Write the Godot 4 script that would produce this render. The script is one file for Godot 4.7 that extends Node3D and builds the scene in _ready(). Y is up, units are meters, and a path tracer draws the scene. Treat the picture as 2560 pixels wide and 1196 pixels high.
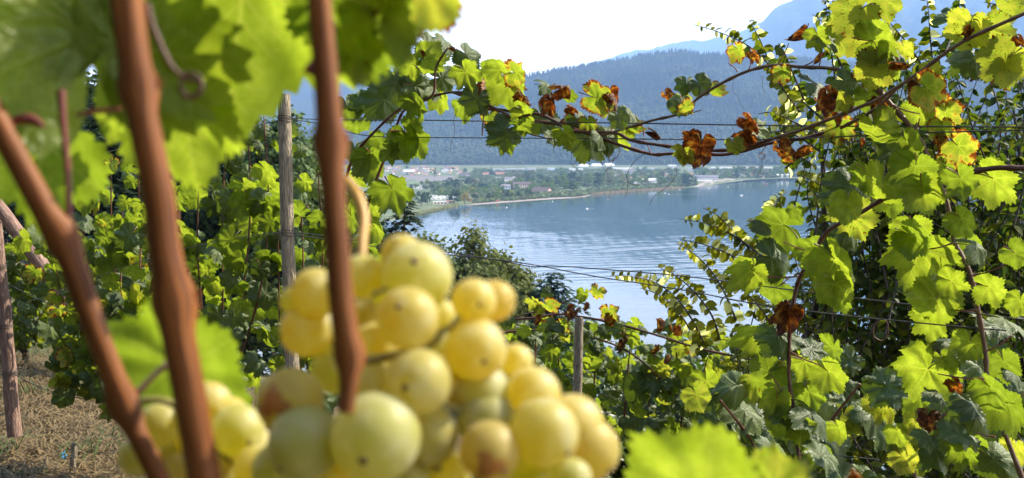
extends Node3D

const FOC := 2745.0            # focal length of the picture in its own 2560-pixel width
const LAKE := -58.4            # height of the lake below the vineyard terrace
var eye := Vector3(0, 1.6, 0)
var look := Basis(Vector3.RIGHT, -atan(226.0 / 2745.0))
var sun_dir := Vector3(0.672, 0.68, -0.292).normalized()
var rng := RandomNumberGenerator.new()
var noise := FastNoiseLite.new()
var M := {}
var taken := {}


# ---------------------------------------------------------------- points, names, tags
func at(px: float, py: float, d: float) -> Vector3:
	return eye + look * Vector3((px - 1280.0) / FOC * d, -(py - 598.0) / FOC * d, -d)

func ray(px: float, py: float) -> Vector3:
	return (look * Vector3((px - 1280.0) / FOC, -(py - 598.0) / FOC, -1.0)).normalized()

func on_level(px: float, py: float, level: float) -> Vector3:
	var r := ray(px, py)
	return eye + r * ((level - eye.y) / r.y)

func numbered(called: String) -> String:
	var n: int = taken.get(called, 0)
	taken[called] = n + 1
	return called if n == 0 else "%s_%03d" % [called, n]

func thing(called: String, label: String, category: String, where := Vector3.ZERO, group := "") -> Node3D:
	var o := Node3D.new()
	o.name = numbered(called)
	add_child(o)
	o.position = where
	tag(o, label, category, group)
	return o

func tag(o: Node, label: String, category := "", group := "", kind := "") -> void:
	if label: o.set_meta("label", label)
	if category: o.set_meta("category", category)
	if group: o.set_meta("group", group)
	if kind: o.set_meta("kind", kind)

func part(called: String, mesh: Mesh, mat: Material, parent: Node, xf := Transform3D()) -> MeshInstance3D:
	var o := MeshInstance3D.new()
	o.mesh = mesh
	o.material_override = mat
	o.transform = xf
	if parent == self:
		o.name = numbered(called)
		add_child(o)
	else:
		o.name = called
		parent.add_child(o, true)
	return o

func struct(called: String, mesh: Mesh, mat: Material, label: String) -> MeshInstance3D:
	var o := part(called, mesh, mat, self)
	tag(o, label, "", "", "structure")
	return o


# ---------------------------------------------------------------- mesh buffers
class Buf:
	var v := PackedVector3Array()
	var n := PackedVector3Array()
	var uv := PackedVector2Array()
	var c := PackedColorArray()
	var i := PackedInt32Array()
	var colored := false

	func mesh(smooth := true) -> ArrayMesh:
		if n.size() != v.size():
			if smooth: normals()
			else: return flat()
		var a := []
		a.resize(Mesh.ARRAY_MAX)
		a[Mesh.ARRAY_VERTEX] = v
		a[Mesh.ARRAY_NORMAL] = n
		if uv.size() == v.size(): a[Mesh.ARRAY_TEX_UV] = uv
		if c.size() == v.size(): a[Mesh.ARRAY_COLOR] = c
		a[Mesh.ARRAY_INDEX] = i
		var m := ArrayMesh.new()
		m.add_surface_from_arrays(Mesh.PRIMITIVE_TRIANGLES, a)
		return m

	func normals() -> void:
		n.resize(v.size())
		n.fill(Vector3.ZERO)
		for k in range(0, i.size(), 3):
			var a := v[i[k]]
			var f := (v[i[k + 2]] - a).cross(v[i[k + 1]] - a)
			n[i[k]] += f
			n[i[k + 1]] += f
			n[i[k + 2]] += f
		for k in n.size():
			n[k] = n[k].normalized() if n[k].length_squared() > 1e-20 else Vector3.UP

	func flat() -> ArrayMesh:
		var b := Buf.new()
		for k in range(0, i.size(), 3):
			var f := (v[i[k + 2]] - v[i[k]]).cross(v[i[k + 1]] - v[i[k]]).normalized()
			for j in 3:
				b.i.append(b.v.size())
				b.v.append(v[i[k + j]])
				b.n.append(f)
				if uv.size() == v.size(): b.uv.append(uv[i[k + j]])
				if c.size() == v.size(): b.c.append(c[i[k + j]])
		return b.mesh()

	# a quad whose outside is on the side of the normal (b - a) x (d - a)
	func quad(a: Vector3, b: Vector3, cc: Vector3, d: Vector3, col := Color.WHITE, colour := false) -> void:
		var s := v.size()
		v.append(a); v.append(b); v.append(cc); v.append(d)
		uv.append(Vector2(0, 0)); uv.append(Vector2(1, 0)); uv.append(Vector2(1, 1)); uv.append(Vector2(0, 1))
		if colour:
			for k in 4: c.append(col)
		for k in [0, 2, 1, 0, 3, 2]: i.append(s + k)

	func tri(a: Vector3, b: Vector3, cc: Vector3, col := Color.WHITE, colour := false) -> void:
		var s := v.size()
		v.append(a); v.append(b); v.append(cc)
		uv.append(Vector2(0, 0)); uv.append(Vector2(1, 0)); uv.append(Vector2(0.5, 1))
		if colour:
			for k in 3: c.append(col)
		for k in [0, 2, 1]: i.append(s + k)

	func box(lo: Vector3, hi: Vector3) -> void:
		var p := func(x: int, y: int, z: int) -> Vector3: return Vector3(hi.x if x else lo.x, hi.y if y else lo.y, hi.z if z else lo.z)
		quad(p.call(0, 0, 1), p.call(1, 0, 1), p.call(1, 1, 1), p.call(0, 1, 1))
		quad(p.call(1, 0, 0), p.call(0, 0, 0), p.call(0, 1, 0), p.call(1, 1, 0))
		quad(p.call(0, 0, 0), p.call(0, 0, 1), p.call(0, 1, 1), p.call(0, 1, 0))
		quad(p.call(1, 0, 1), p.call(1, 0, 0), p.call(1, 1, 0), p.call(1, 1, 1))
		quad(p.call(0, 1, 1), p.call(1, 1, 1), p.call(1, 1, 0), p.call(0, 1, 0))
		quad(p.call(0, 0, 0), p.call(1, 0, 0), p.call(1, 0, 1), p.call(0, 0, 1))

	# grid of (rows+1) x (cols+1) points already in v from vertex s on, rows running away: outside on top
	func grid(s: int, cols: int, rows: int, flip := false) -> void:
		for r in rows:
			for k in cols:
				var a := s + r * (cols + 1) + k
				var d := a + cols + 1
				if flip:
					for q in [a, a + 1, d, a + 1, d + 1, d]: i.append(q)
				else:
					for q in [a, d, a + 1, a + 1, d, d + 1]: i.append(q)

	# a round tube through pts with radii rs (arrays of one length)
	func tube(pts: PackedVector3Array, rs: PackedFloat32Array, sides := 8, cap := true, uvlen := 12.0) -> void:
		var s := v.size()
		var m := pts.size()
		var up := Vector3.RIGHT
		var long := 0.0
		for k in m:
			var t := (pts[mini(k + 1, m - 1)] - pts[maxi(k - 1, 0)]).normalized()
			if k == 0 and absf(t.dot(up)) > 0.9: up = Vector3.BACK
			var x := (up - t * up.dot(t)).normalized()
			up = x
			var y := t.cross(x)
			if k: long += pts[k].distance_to(pts[k - 1])
			for j in sides + 1:
				var a := TAU * j / sides
				var o := x * cos(a) + y * sin(a)
				v.append(pts[k] + o * rs[k])
				n.append(o)
				uv.append(Vector2(float(j) / sides, long * uvlen))
		for k in m - 1:
			for j in sides:
				var a := s + k * (sides + 1) + j
				var d := a + sides + 1
				for q in [a, d, a + 1, a + 1, d, d + 1]: i.append(q)
		if cap:
			for e in [0, m - 1]:
				var t := (pts[1] - pts[0]).normalized() * -1.0 if e == 0 else (pts[m - 1] - pts[m - 2]).normalized()
				var b := v.size()
				v.append(pts[e]); n.append(t); uv.append(Vector2(0.5, long * uvlen * float(e > 0)))
				for j in sides + 1:
					v.append(v[s + e * (sides + 1) + j]); n.append(t); uv.append(Vector2(float(j) / sides, long * uvlen * float(e > 0)))
				for j in sides:
					if e == 0:
						for q in [b, b + 1 + j, b + 2 + j]: i.append(q)
					else:
						for q in [b, b + 2 + j, b + 1 + j]: i.append(q)

	# a leaf-sized face: a diamond folded along its middle, four corners
	func leaf(p: Vector3, along: Vector3, side: Vector3, lift: Vector3, col: Color) -> void:
		var s := v.size()
		v.append(p); v.append(p + along * 0.5 + side + lift); v.append(p + along); v.append(p + along * 0.5 - side + lift)
		var nn := along.cross(side).normalized()
		for k in 4:
			n.append(nn)
			c.append(col)
			uv.append(Vector2(0.5, 0.5))
		for k in [0, 1, 2, 0, 2, 3]: i.append(s + k)


# a smooth curve through points (Catmull-Rom), with a width carried along
func smooth(pts: Array, ws: Array, per := 6) -> Array:
	var out := PackedVector3Array()
	var rs := PackedFloat32Array()
	var m := pts.size()
	for k in m - 1:
		var a: Vector3 = pts[maxi(k - 1, 0)]
		var b: Vector3 = pts[k]
		var c: Vector3 = pts[k + 1]
		var d: Vector3 = pts[mini(k + 2, m - 1)]
		for j in per:
			var t := float(j) / per
			out.append(0.5 * (2.0 * b + (c - a) * t + (2.0 * a - 5.0 * b + 4.0 * c - d) * t * t + (3.0 * b - a - 3.0 * c + d) * t * t * t))
			rs.append(lerpf(ws[k], ws[k + 1], t))
	out.append(pts[m - 1])
	rs.append(ws[m - 1])
	return [out, rs]

func tube_mesh(pts: Array, ws: Array, per := 6, sides := 8) -> ArrayMesh:
	var s := smooth(pts, ws, per)
	var b := Buf.new()
	b.tube(s[0], s[1], sides)
	return b.mesh()


# ---------------------------------------------------------------- materials
func lin(r: float, g: float, b: float) -> Color:
	return Color(r, g, b).linear_to_srgb()

func mat(key: String, r: float, g: float, b: float, rough := 0.8, spec := 0.5) -> StandardMaterial3D:
	if M.has(key): return M[key]
	var m := StandardMaterial3D.new()
	m.resource_name = key
	m.albedo_color = lin(r, g, b)
	m.roughness = rough
	m.metallic_specular = spec
	M[key] = m
	return m

func tinted(key: String, rough := 0.8, back := Color.BLACK) -> StandardMaterial3D:
	if M.has(key): return M[key]
	var m := StandardMaterial3D.new()
	m.resource_name = key
	m.vertex_color_use_as_albedo = true
	m.roughness = rough
	if back != Color.BLACK:
		m.backlight_enabled = true
		m.backlight = back
	M[key] = m
	return m

func speckle(freq: float, lo: Color, hi: Color, sd: int, size := 256, octaves := 4, mid := 0.5) -> NoiseTexture2D:
	var f := FastNoiseLite.new()
	f.noise_type = FastNoiseLite.TYPE_SIMPLEX_SMOOTH
	f.frequency = freq
	f.fractal_octaves = octaves
	f.seed = sd
	var t := NoiseTexture2D.new()
	t.width = size
	t.height = size
	t.seamless = true
	t.noise = f
	var g := Gradient.new()
	g.set_color(0, lo)
	g.set_color(1, hi)
	g.set_offset(0, mid - 0.3)
	g.set_offset(1, mid + 0.3)
	t.color_ramp = g
	return t

func bumps(freq: float, sd: int, size := 256, octaves := 4) -> NoiseTexture2D:
	return speckle(freq, Color.BLACK, Color.WHITE, sd, size, octaves)


# ---------------------------------------------------------------- the wide setting
# the shore of the lake as the photograph shows it, in its pixels
var shore := [Vector2(-600, 760), Vector2(300, 690), Vector2(700, 625), Vector2(860, 585), Vector2(960, 556), Vector2(1060, 534), Vector2(1100, 526), Vector2(1138, 517), Vector2(1175, 513), Vector2(1232, 509), Vector2(1310, 503), Vector2(1380, 498), Vector2(1457, 494), Vector2(1483, 487), Vector2(1603, 478), Vector2(1698, 471), Vector2(1737, 468), Vector2(1800, 459), Vector2(1876, 451), Vector2(1952, 449), Vector2(2089, 447), Vector2(2300, 445), Vector2(2700, 450), Vector2(3300, 470)]

func shore_y(px: float) -> float:
	for k in shore.size() - 1:
		if px <= shore[k + 1].x:
			return lerpf(shore[k].y, shore[k + 1].y, clampf((px - shore[k].x) / (shore[k + 1].x - shore[k].x), 0, 1))
	return shore[-1].y

# height of the plain: INLAND metres from the shore, AWAY metres from the viewer
func plain_height(inland: float, away: float) -> float:
	return LAKE + 0.9 * smoothstep(-6.0, 30.0, inland) - 1.2 * smoothstep(0.0, -25.0, inland) + 0.9 * smoothstep(30.0, 400.0, inland) + 15.0 * pow(clampf((away - 1500.0) / 1500.0, 0, 1.4), 1.6)

# the point of the plain behind a pixel
func on_plain(px: float, py: float) -> Vector3:
	var s := on_level(px, shore_y(px), LAKE)
	var d0 := Vector2(s.x, s.z).length()
	var r := ray(px, py)
	var flat := Vector2(r.x, r.z).length()
	var away := d0
	var step := 3.0
	for k in 1600:
		var y := eye.y + r.y / flat * away
		if y <= plain_height(away - d0, away): break
		away += step
	var p := Vector3(r.x / flat * away, 0, r.z / flat * away)
	p.y = plain_height(away - d0, away)
	return p

func plain_at(p: Vector3) -> Vector3:
	var l := look.inverse() * Vector3(p.x, LAKE - eye.y, p.z)
	var px := 1280.0 + l.x / -l.z * FOC
	var s := on_level(px, shore_y(px), LAKE)
	var away := Vector2(p.x, p.z).length()
	return Vector3(p.x, plain_height(away - Vector2(s.x, s.z).length(), away), p.z)

# our own hillside: S metres past the row of vines, down towards the lake
func hill_height(x: float, z: float) -> float:
	var s := (x + 0.857) * 0.673 - (z + 4.2) * 0.739
	var t := -(x + 0.857) * 0.739 - (z + 4.2) * 0.673   # along the row, away to the left
	var h := -1.3 * smoothstep(0.9, 2.2, s) - 0.07 * clampf(s - 2.2, 0, 4) - 0.36 * maxf(0.0, s - 6.0)
	var left := smoothstep(0.0, 1.0, (-x + 0.2 * z) / (8.0 + 0.3 * maxf(0.0, -z)))
	h = lerpf(h, h * 0.2, left) if s > 0.5 else h
	h += 0.04 * left * maxf(0.0, t - 12.0)
	h += 0.62 * maxf(0.0, -s - 5.5) + 0.3 * maxf(0.0, -s - 14.0)  # unseen bank behind the viewer, raised steeply to block sky light
	h += 0.03 * noise.get_noise_2d(x * 60.0, z * 60.0)
	return maxf(h, LAKE - 6.0)

# a hazy summer sky: white towards the horizon, brighter all round the sun
func hazy_sky() -> ImageTexture:
	var im := Image.create_empty(512, 256, false, Image.FORMAT_RGBF)
	for y in 256:
		var el := (0.5 - (y + 0.5) / 256.0) * PI
		var up := maxf(0.0, sin(el))
		var low := pow(1.0 - up, 3.2)
		for x in 512:
			var az := ((x + 0.5) / 512.0 - 0.5) * TAU
			var d := Vector3(sin(az) * cos(el), sin(el), -cos(az) * cos(el))
			var a := d.angle_to(sun_dir) / deg_to_rad(62.0)
			var k := 0.36 + 0.80 * exp(-pow(a, 1.5))
			var c := Color(0.08, 0.15, 0.31).lerp(Color(6.6, 6.0, 5.4), low) * k
			im.set_pixel(x, y, c)
	return ImageTexture.create_from_image(im)

func ground_sheet() -> void:
	var b := Buf.new()
	var xs := PackedFloat32Array()
	for k in 121:
		var u := (k - 60) / 60.0
		xs.append(u * 14.0 + signf(u) * pow(absf(u), 3.2) * 420.0)
	var zs := PackedFloat32Array()
	for k in 121:
		var u := k / 120.0
		zs.append(72.0 - u * 88.0 - pow(u, 3.2) * 520.0)
	for z in zs:
		for x in xs:
			b.v.append(Vector3(x, hill_height(x, z), z))
			b.uv.append(Vector2(x, z) * 0.4)
	b.grid(0, 120, 120)
	b.normals()
	var m := mat("dry_grass_ground", 1, 1, 1, 0.95)
	m.albedo_texture = speckle(0.02, lin(0.025, 0.022, 0.009), lin(0.10, 0.075, 0.034), 4, 512, 6)
	m.heightmap_enabled = true
	m.heightmap_scale = 3.0
	m.heightmap_texture = bumps(0.03, 9, 512, 5)
	struct("ground", b.mesh(), m, "dry mown grass of the vineyard slope running down towards the lake")

func plain_sheet() -> void:
	var b := Buf.new()
	var cols := 150
	var rows := 46
	for r in rows + 1:
		var u := float(r) / rows
		for k in cols + 1:
			var px := lerpf(-600, 3300, float(k) / cols)
			var s := on_level(px, shore_y(px), LAKE)
			var d0 := Vector2(s.x, s.z).length()
			var away := d0 - 40.0 + 40.0 * minf(1.0, u * 12.0) + pow(maxf(0.0, u - 0.06), 1.5) * (5200.0 - d0)
			b.v.append(Vector3(s.x / d0 * away, plain_height(away - d0, away), s.z / d0 * away))
			b.uv.append(Vector2(b.v[-1].x, b.v[-1].z) * 0.004)
	b.grid(0, cols, rows, false)
	var m := mat("valley_meadow", 1, 1, 1, 0.95)
	m.albedo_texture = speckle(0.012, lin(0.04, 0.07, 0.02), lin(0.12, 0.14, 0.05), 14, 512, 5)
	struct("valley_ground", b.mesh(), m, "flat green valley floor between the lake shore and the mountains")

func lake_sheet() -> void:
	var m := mat("lake_water", 0.008, 0.045, 0.06, 0.1)
	m.normal_enabled = true
	var f := FastNoiseLite.new()
	f.frequency = 0.03
	f.fractal_octaves = 5
	f.seed = 77
	var t := NoiseTexture2D.new()
	t.width = 512
	t.height = 512
	t.seamless = true
	t.noise = f
	t.as_normal_map = true
	t.bump_strength = 4.0
	m.normal_texture = t
	m.normal_scale = 0.03
	m.roughness_texture = speckle(0.008, Color(0.55, 0.55, 0.55), Color(1, 1, 1), 33, 512, 3)
	m.roughness = 0.11
	var b := Buf.new()
	# fine rows where the wake runs across the middle of the lake, wide ones elsewhere
	var zs := PackedFloat32Array()
	var z := -130.0
	while z > -1500.0:
		zs.append(z)
		z -= 1.9 if z > -800.0 else 2.6
	for k in 12: zs.append(-1500.0 - 200.0 * (k + 1))
	zs.append(-9000.0)
	var xs := PackedFloat32Array()
	for k in 91: xs.append(-260.0 + k * 9.0)
	xs.insert(0, -700.0); xs.insert(0, -3000.0); xs.insert(0, -9000.0)
	xs.append(900.0); xs.append(1600.0); xs.append(4000.0); xs.append(9000.0)
	for zz in zs:
		for x in xs:
			var c := Vector2(x + 900.0, zz + 2350.0)      # the wake spreads in arcs round the boat that made it
			var far := c.length() + 24.0 * noise.get_noise_2d(x * 0.35, zz * 0.35)
			var band := smoothstep(-1180.0, -850.0, zz) * smoothstep(-330.0, -560.0, zz) * smoothstep(-200.0, -90.0, x) * smoothstep(520.0, 330.0, x)
			var h := 0.15 * band * clampf(0.8 + 0.8 * noise.get_noise_2d(x * 0.5 + 300.0, zz * 0.5), 0.1, 1.3) * (sin(far / 11.0 * TAU) + 0.3 * sin(far / 7.3 * TAU + 1.0))
			b.v.append(Vector3(x, LAKE + h, zz))
			b.uv.append(Vector2(x, zz) * Vector2(0.008, 0.02))
	b.grid(0, xs.size() - 1, zs.size() - 1)
	struct("lake", b.mesh(), m, "blue lake with wake ripples crossing the middle")

# a mountain side: a crest given in pixels and metres, a foot nearer by, and a back slope
func mountain(called: String, crest: Array, foot: float, foot_y: float, rough: float, sd: int, m: Material, label: String, cols := 160, rows := 40) -> Buf:
	var f := FastNoiseLite.new()
	f.seed = sd
	f.fractal_type = FastNoiseLite.FRACTAL_RIDGED
	f.frequency = 0.0011
	f.fractal_octaves = 5
	var b := Buf.new()
	var back := 8
	for r in rows + back + 1:
		var t := float(r) / rows
		for k in cols + 1:
			var px: float = lerpf(crest[0][0], crest[-1][0], float(k) / cols)
			var j := 0
			while j < crest.size() - 2 and px > crest[j + 1][0]: j += 1
			var w := clampf((px - crest[j][0]) / (crest[j + 1][0] - crest[j][0]), 0, 1)
			w = w * w * (3 - 2 * w) * 0.5 + w * 0.5
			var d: float = lerpf(crest[j][2], crest[j + 1][2], w)
			var top := at(px, lerpf(crest[j][1], crest[j + 1][1], w), d)
			var low := Vector3(top.x, 0, top.z).normalized() * foot
			low.y = foot_y
			var p := low.lerp(top, t)
			if t <= 1.0:
				p.y = lerpf(foot_y, top.y, pow(t, 1.12))
				var bend := sin(t * PI) + 0.25 * t
				p.y += rough * bend * f.get_noise_2d(p.x, p.z) * (top.y - foot_y) * 0.5
				p += Vector3(f.get_noise_2d(p.z + 500, p.x), 0, f.get_noise_2d(p.x, p.z - 900)) * rough * 220.0 * sin(t * PI)
			else:
				p.y = top.y - (t - 1.0) * (top.y - foot_y) * 1.3
			b.v.append(p)
			b.uv.append(Vector2(p.x + 0.6 * p.z, p.y * 2.0) * 0.004)
	b.grid(0, cols, rows + back)
	b.normals()
	struct(called, b.mesh(), m, label)
	return b

func mountains() -> void:
	var wood := mat("forest_slope", 1, 1, 1, 0.95, 0.2)
	wood.albedo_texture = speckle(0.05, lin(0.01, 0.02, 0.01), lin(0.035, 0.05, 0.02), 21, 512, 5)
	var rock := mat("far_slope", 1, 1, 1, 0.95, 0.2)
	rock.albedo_texture = speckle(0.02, lin(0.02, 0.03, 0.02), lin(0.07, 0.08, 0.06), 22, 512, 5)
	mountain("mountain", [[300, 250, 9200], [560, 215, 9000], [690, 200, 8800], [800, 175, 8600], [900, 146, 8500], [935, 142, 8400], [990, 168, 8300], [1100, 205, 8200], [1250, 260, 8000], [1500, 330, 7800]], 4600, -30, 0.45, 41, rock, "hazy blue mountain behind the left end of the lake valley", 120, 30)
	mountain("mountain", [[1250, 360, 15500], [1380, 240, 15500], [1480, 160, 15500], [1600, 127, 15500], [1720, 106, 15500], [1820, 92, 15500], [1900, 62, 15500], [2000, 40, 15500]], 12500, 0, 0.3, 43, rock, "palest far mountain shoulder just above the wooded ridge", 100, 24)
	mountain("mountain", [[1700, 260, 11800], [1790, 140, 11800], [1850, 110, 11700], [1900, 62, 11600], [1960, 14, 11500], [2050, -40, 11400], [2200, -90, 11300], [2400, -60, 11200], [2700, -110, 11000], [3200, -60, 10800]], 6400, -30, 0.35, 44, rock, "tall pale blue mountain rising out of the top right of the view", 140, 30)
	wood_hill = mountain("hill", [[500, 372, 3900], [700, 345, 4000], [860, 312, 4100], [1000, 286, 4200], [1100, 262, 4300], [1200, 236, 4400], [1300, 204, 4500], [1350, 189, 4500], [1420, 178, 4500], [1500, 166, 4500], [1560, 158, 4500], [1600, 148, 4500], [1700, 136, 4500], [1800, 141, 4450], [1900, 147, 4400], [2020, 158, 4350], [2140, 166, 4300], [2300, 180, 4200], [2500, 170, 4100], [2800, 200, 4000], [3200, 230, 3900]], 2950, -44, 0.3, 45, wood, "dark wooded ridge behind the far shore of the lake", 220, 44)

var wood_hill: Buf


# ---------------------------------------------------------------- trees and woods
func bark() -> Material:
	return mat("tree_bark", 0.06, 0.05, 0.04, 0.9)

func one_leaf(b: Buf, r: RandomNumberGenerator, p: Vector3, out: Vector3, size: float, col: Color) -> void:
	var n := (out.normalized() + Vector3(r.randf_range(-1, 1), r.randf_range(-0.6, 1.1), r.randf_range(-1, 1)) * 0.85).normalized()
	var a := n.cross(Vector3(r.randf_range(-1, 1), r.randf_range(-1, 1), r.randf_range(-1, 1))).normalized()
	var t := col * r.randf_range(0.7, 1.3)
	b.leaf(p - a * size * 0.5, a * size, n.cross(a) * size * 0.36, n * size * -0.08, t)

# a broad crown of leaf clumps: N clumps inside an egg of radius R and height H above BASE
func broad_crown(sd: int, r0: float, h: float, base: float, clumps: int, per: int, leaf: float, col: Color) -> ArrayMesh:
	var r := RandomNumberGenerator.new()
	r.seed = sd
	var b := Buf.new()
	for k in clumps:
		var dir := Vector3(r.randf_range(-1, 1), r.randf_range(-0.9, 1), r.randf_range(-1, 1)).normalized()
		var far := pow(r.randf_range(0.12, 1.0), 0.45) * r.randf_range(0.8, 1.05)
		var narrow := 1.0 - 0.45 * maxf(0.0, dir.y * far)
		var c := Vector3(dir.x * r0 * far * narrow, base + h * (0.5 + 0.5 * dir.y * far), dir.z * r0 * far * narrow)
		var cr := r0 * r.randf_range(0.2, 0.38)
		var tint := col.lerp(Color(col.r * 1.7, col.g * 1.45, col.b), r.randf() * 0.8)
		for j in per:
			var o := Vector3(r.randfn(), r.randfn() * 0.75, r.randfn()) * 0.45
			one_leaf(b, r, c + o * cr, o + dir * 0.7, leaf * r.randf_range(0.7, 1.3), tint)
	return b.mesh()

# a conifer: whorls of drooping boughs
func needle_crown(sd: int, r0: float, h: float, base: float, whorls: int, leaf: float, col: Color, droop := 0.35) -> ArrayMesh:
	var r := RandomNumberGenerator.new()
	r.seed = sd
	var b := Buf.new()
	for w in whorls:
		var u := float(w) / (whorls - 1)
		var y := base + h * u
		var boughs := 5 + int(6 * (1 - u))
		for k in boughs:
			var a := r.randf() * TAU
			var long := r0 * (1.05 - u) * r.randf_range(0.6, 1.1) + 0.04 * r0
			var d := Vector3(cos(a), 0, sin(a))
			var n := maxi(3, int(long / leaf * 4.5))
			for j in n:
				var t := (j + r.randf()) / n
				var p := Vector3(0, y, 0) + d * long * t + Vector3.UP * (-droop * long * t * t + 0.15 * long * t) + Vector3(r.randf_range(-1, 1), r.randf_range(-0.6, 0.2), r.randf_range(-1, 1)) * leaf * 0.6
				var side := Vector3(-d.z, 0, d.x) * (1.0 if j % 2 else -1.0)
				var al := (d * 0.7 + side * 0.7 + Vector3.DOWN * r.randf_range(0.1, 0.6)).normalized() * leaf * r.randf_range(0.8, 1.5)
				b.leaf(p, al, al.cross(Vector3.UP).normalized() * leaf * 0.42, Vector3.DOWN * leaf * 0.1, col * r.randf_range(0.65, 1.35))
	return b.mesh()

func trunk_mesh(h: float, r0: float) -> ArrayMesh:
	return tube_mesh([Vector3(0, -0.6, 0), Vector3(h * 0.01, h * 0.35, 0), Vector3(-h * 0.012, h * 0.7, h * 0.01), Vector3(0, h, 0)], [r0 * 1.25, r0 * 0.85, r0 * 0.5, r0 * 0.12], 3, 7)

func limbs(parent: Node3D, sd: int, h: float, base: float, r0: float) -> void:
	var r := RandomNumberGenerator.new()
	r.seed = sd
	for k in 7:
		var a := k * 2.4 + r.randf()
		var y := lerpf(base, h * 0.75, k / 7.0)
		var e := Vector3(cos(a), r.randf_range(0.4, 0.9), sin(a)) * r0 * r.randf_range(0.5, 0.8)
		part("limb", tube_mesh([Vector3(0, y, 0), Vector3(0, y, 0) + e * 0.5 + Vector3.UP * 0.1 * r0, Vector3(0, y, 0) + e], [h * 0.009, h * 0.006, h * 0.002], 3, 5), bark(), parent)

# a tree below the terrace whose top shows at the pixel (X, TOP); WIDE in pixels
func near_tree(called: String, label: String, x: float, top: float, wide: float, d: float, h: float, kind: String, col: Color, sd: int, leaf: float, group := "") -> void:
	var tip := at(x, top, d)
	var v := thing(called, label, "tree", Vector3(tip.x, tip.y - h, tip.z), group)
	var r0 := wide * 0.5 / FOC * d
	part("trunk", trunk_mesh(h * 0.96, h * 0.022), bark(), v)
	var crown: ArrayMesh
	if kind == "needle":
		crown = needle_crown(sd, r0, h * 0.94, h * 0.06, int(h / leaf * 1.3), leaf, col)
	else:
		limbs(v, sd, h, h * 0.2, r0)
		crown = broad_crown(sd, r0, h * 0.9, h * 0.1, 170 if kind == "broad" else 190, 130, leaf, col)
	tinted("tree_leaves", 0.7, Color(0.75, 0.8, 0.4)).metallic_specular = 0.25
	part("crown", crown, M.tree_leaves, v)

func near_trees() -> void:
	var g := "dark trees behind the left rows of vines"
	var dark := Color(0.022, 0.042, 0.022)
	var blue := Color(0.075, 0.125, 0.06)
	for t in [[40, 300, 330, 60, "broad", "dark broad tree at the far left edge of the row of trees"], [165, 205, 560, 44, "needle", "dark conifer left of the two reddish canes, under the big shaded leaf"], [270, 235, 560, 40, "needle", "tall dark conifer between the left cane and the thick middle cane"], [400, 310, 340, 47, "broad", "dark broad tree hidden mostly behind the thick reddish cane"], [520, 300, 520, 52, "needle", "dark conifer just right of the thick reddish cane"]]:
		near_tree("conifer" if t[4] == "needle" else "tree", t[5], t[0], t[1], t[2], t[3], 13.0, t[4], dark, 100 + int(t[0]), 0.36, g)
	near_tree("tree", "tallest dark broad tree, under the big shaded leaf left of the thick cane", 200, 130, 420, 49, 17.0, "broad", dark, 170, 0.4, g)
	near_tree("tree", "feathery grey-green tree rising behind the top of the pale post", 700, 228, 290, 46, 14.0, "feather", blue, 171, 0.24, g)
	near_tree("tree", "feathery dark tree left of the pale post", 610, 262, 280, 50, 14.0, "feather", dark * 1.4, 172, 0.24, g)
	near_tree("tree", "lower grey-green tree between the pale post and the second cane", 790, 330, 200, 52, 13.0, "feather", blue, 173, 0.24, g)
	near_tree("tree", "low dark tree at the foot of the arching vine, left of the spiky fir", 880, 470, 260, 60, 12.0, "broad", dark, 174, 0.3, g)
	g = "trees on the slope above the water"
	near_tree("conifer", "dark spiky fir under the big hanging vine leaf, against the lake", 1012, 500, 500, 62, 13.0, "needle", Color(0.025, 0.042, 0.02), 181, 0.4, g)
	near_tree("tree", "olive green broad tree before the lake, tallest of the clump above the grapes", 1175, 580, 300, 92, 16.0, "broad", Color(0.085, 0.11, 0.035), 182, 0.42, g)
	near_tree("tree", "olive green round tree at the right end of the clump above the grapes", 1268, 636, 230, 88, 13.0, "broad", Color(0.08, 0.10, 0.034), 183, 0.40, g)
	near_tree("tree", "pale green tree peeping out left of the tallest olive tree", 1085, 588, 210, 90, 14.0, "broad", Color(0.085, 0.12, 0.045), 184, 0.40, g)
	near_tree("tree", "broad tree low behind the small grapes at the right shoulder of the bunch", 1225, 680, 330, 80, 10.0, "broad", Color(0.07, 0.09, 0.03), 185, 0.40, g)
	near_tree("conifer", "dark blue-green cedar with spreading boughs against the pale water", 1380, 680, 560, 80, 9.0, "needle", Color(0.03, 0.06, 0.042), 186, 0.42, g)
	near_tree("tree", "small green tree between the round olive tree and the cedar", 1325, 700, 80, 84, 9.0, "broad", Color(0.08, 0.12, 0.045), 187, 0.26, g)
	near_tree("tree", "feathery pale green tree before the pale water, left of the drooping cane", 1725, 855, 150, 40, 8.0, "feather", Color(0.06, 0.09, 0.04), 188, 0.16, g)

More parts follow.
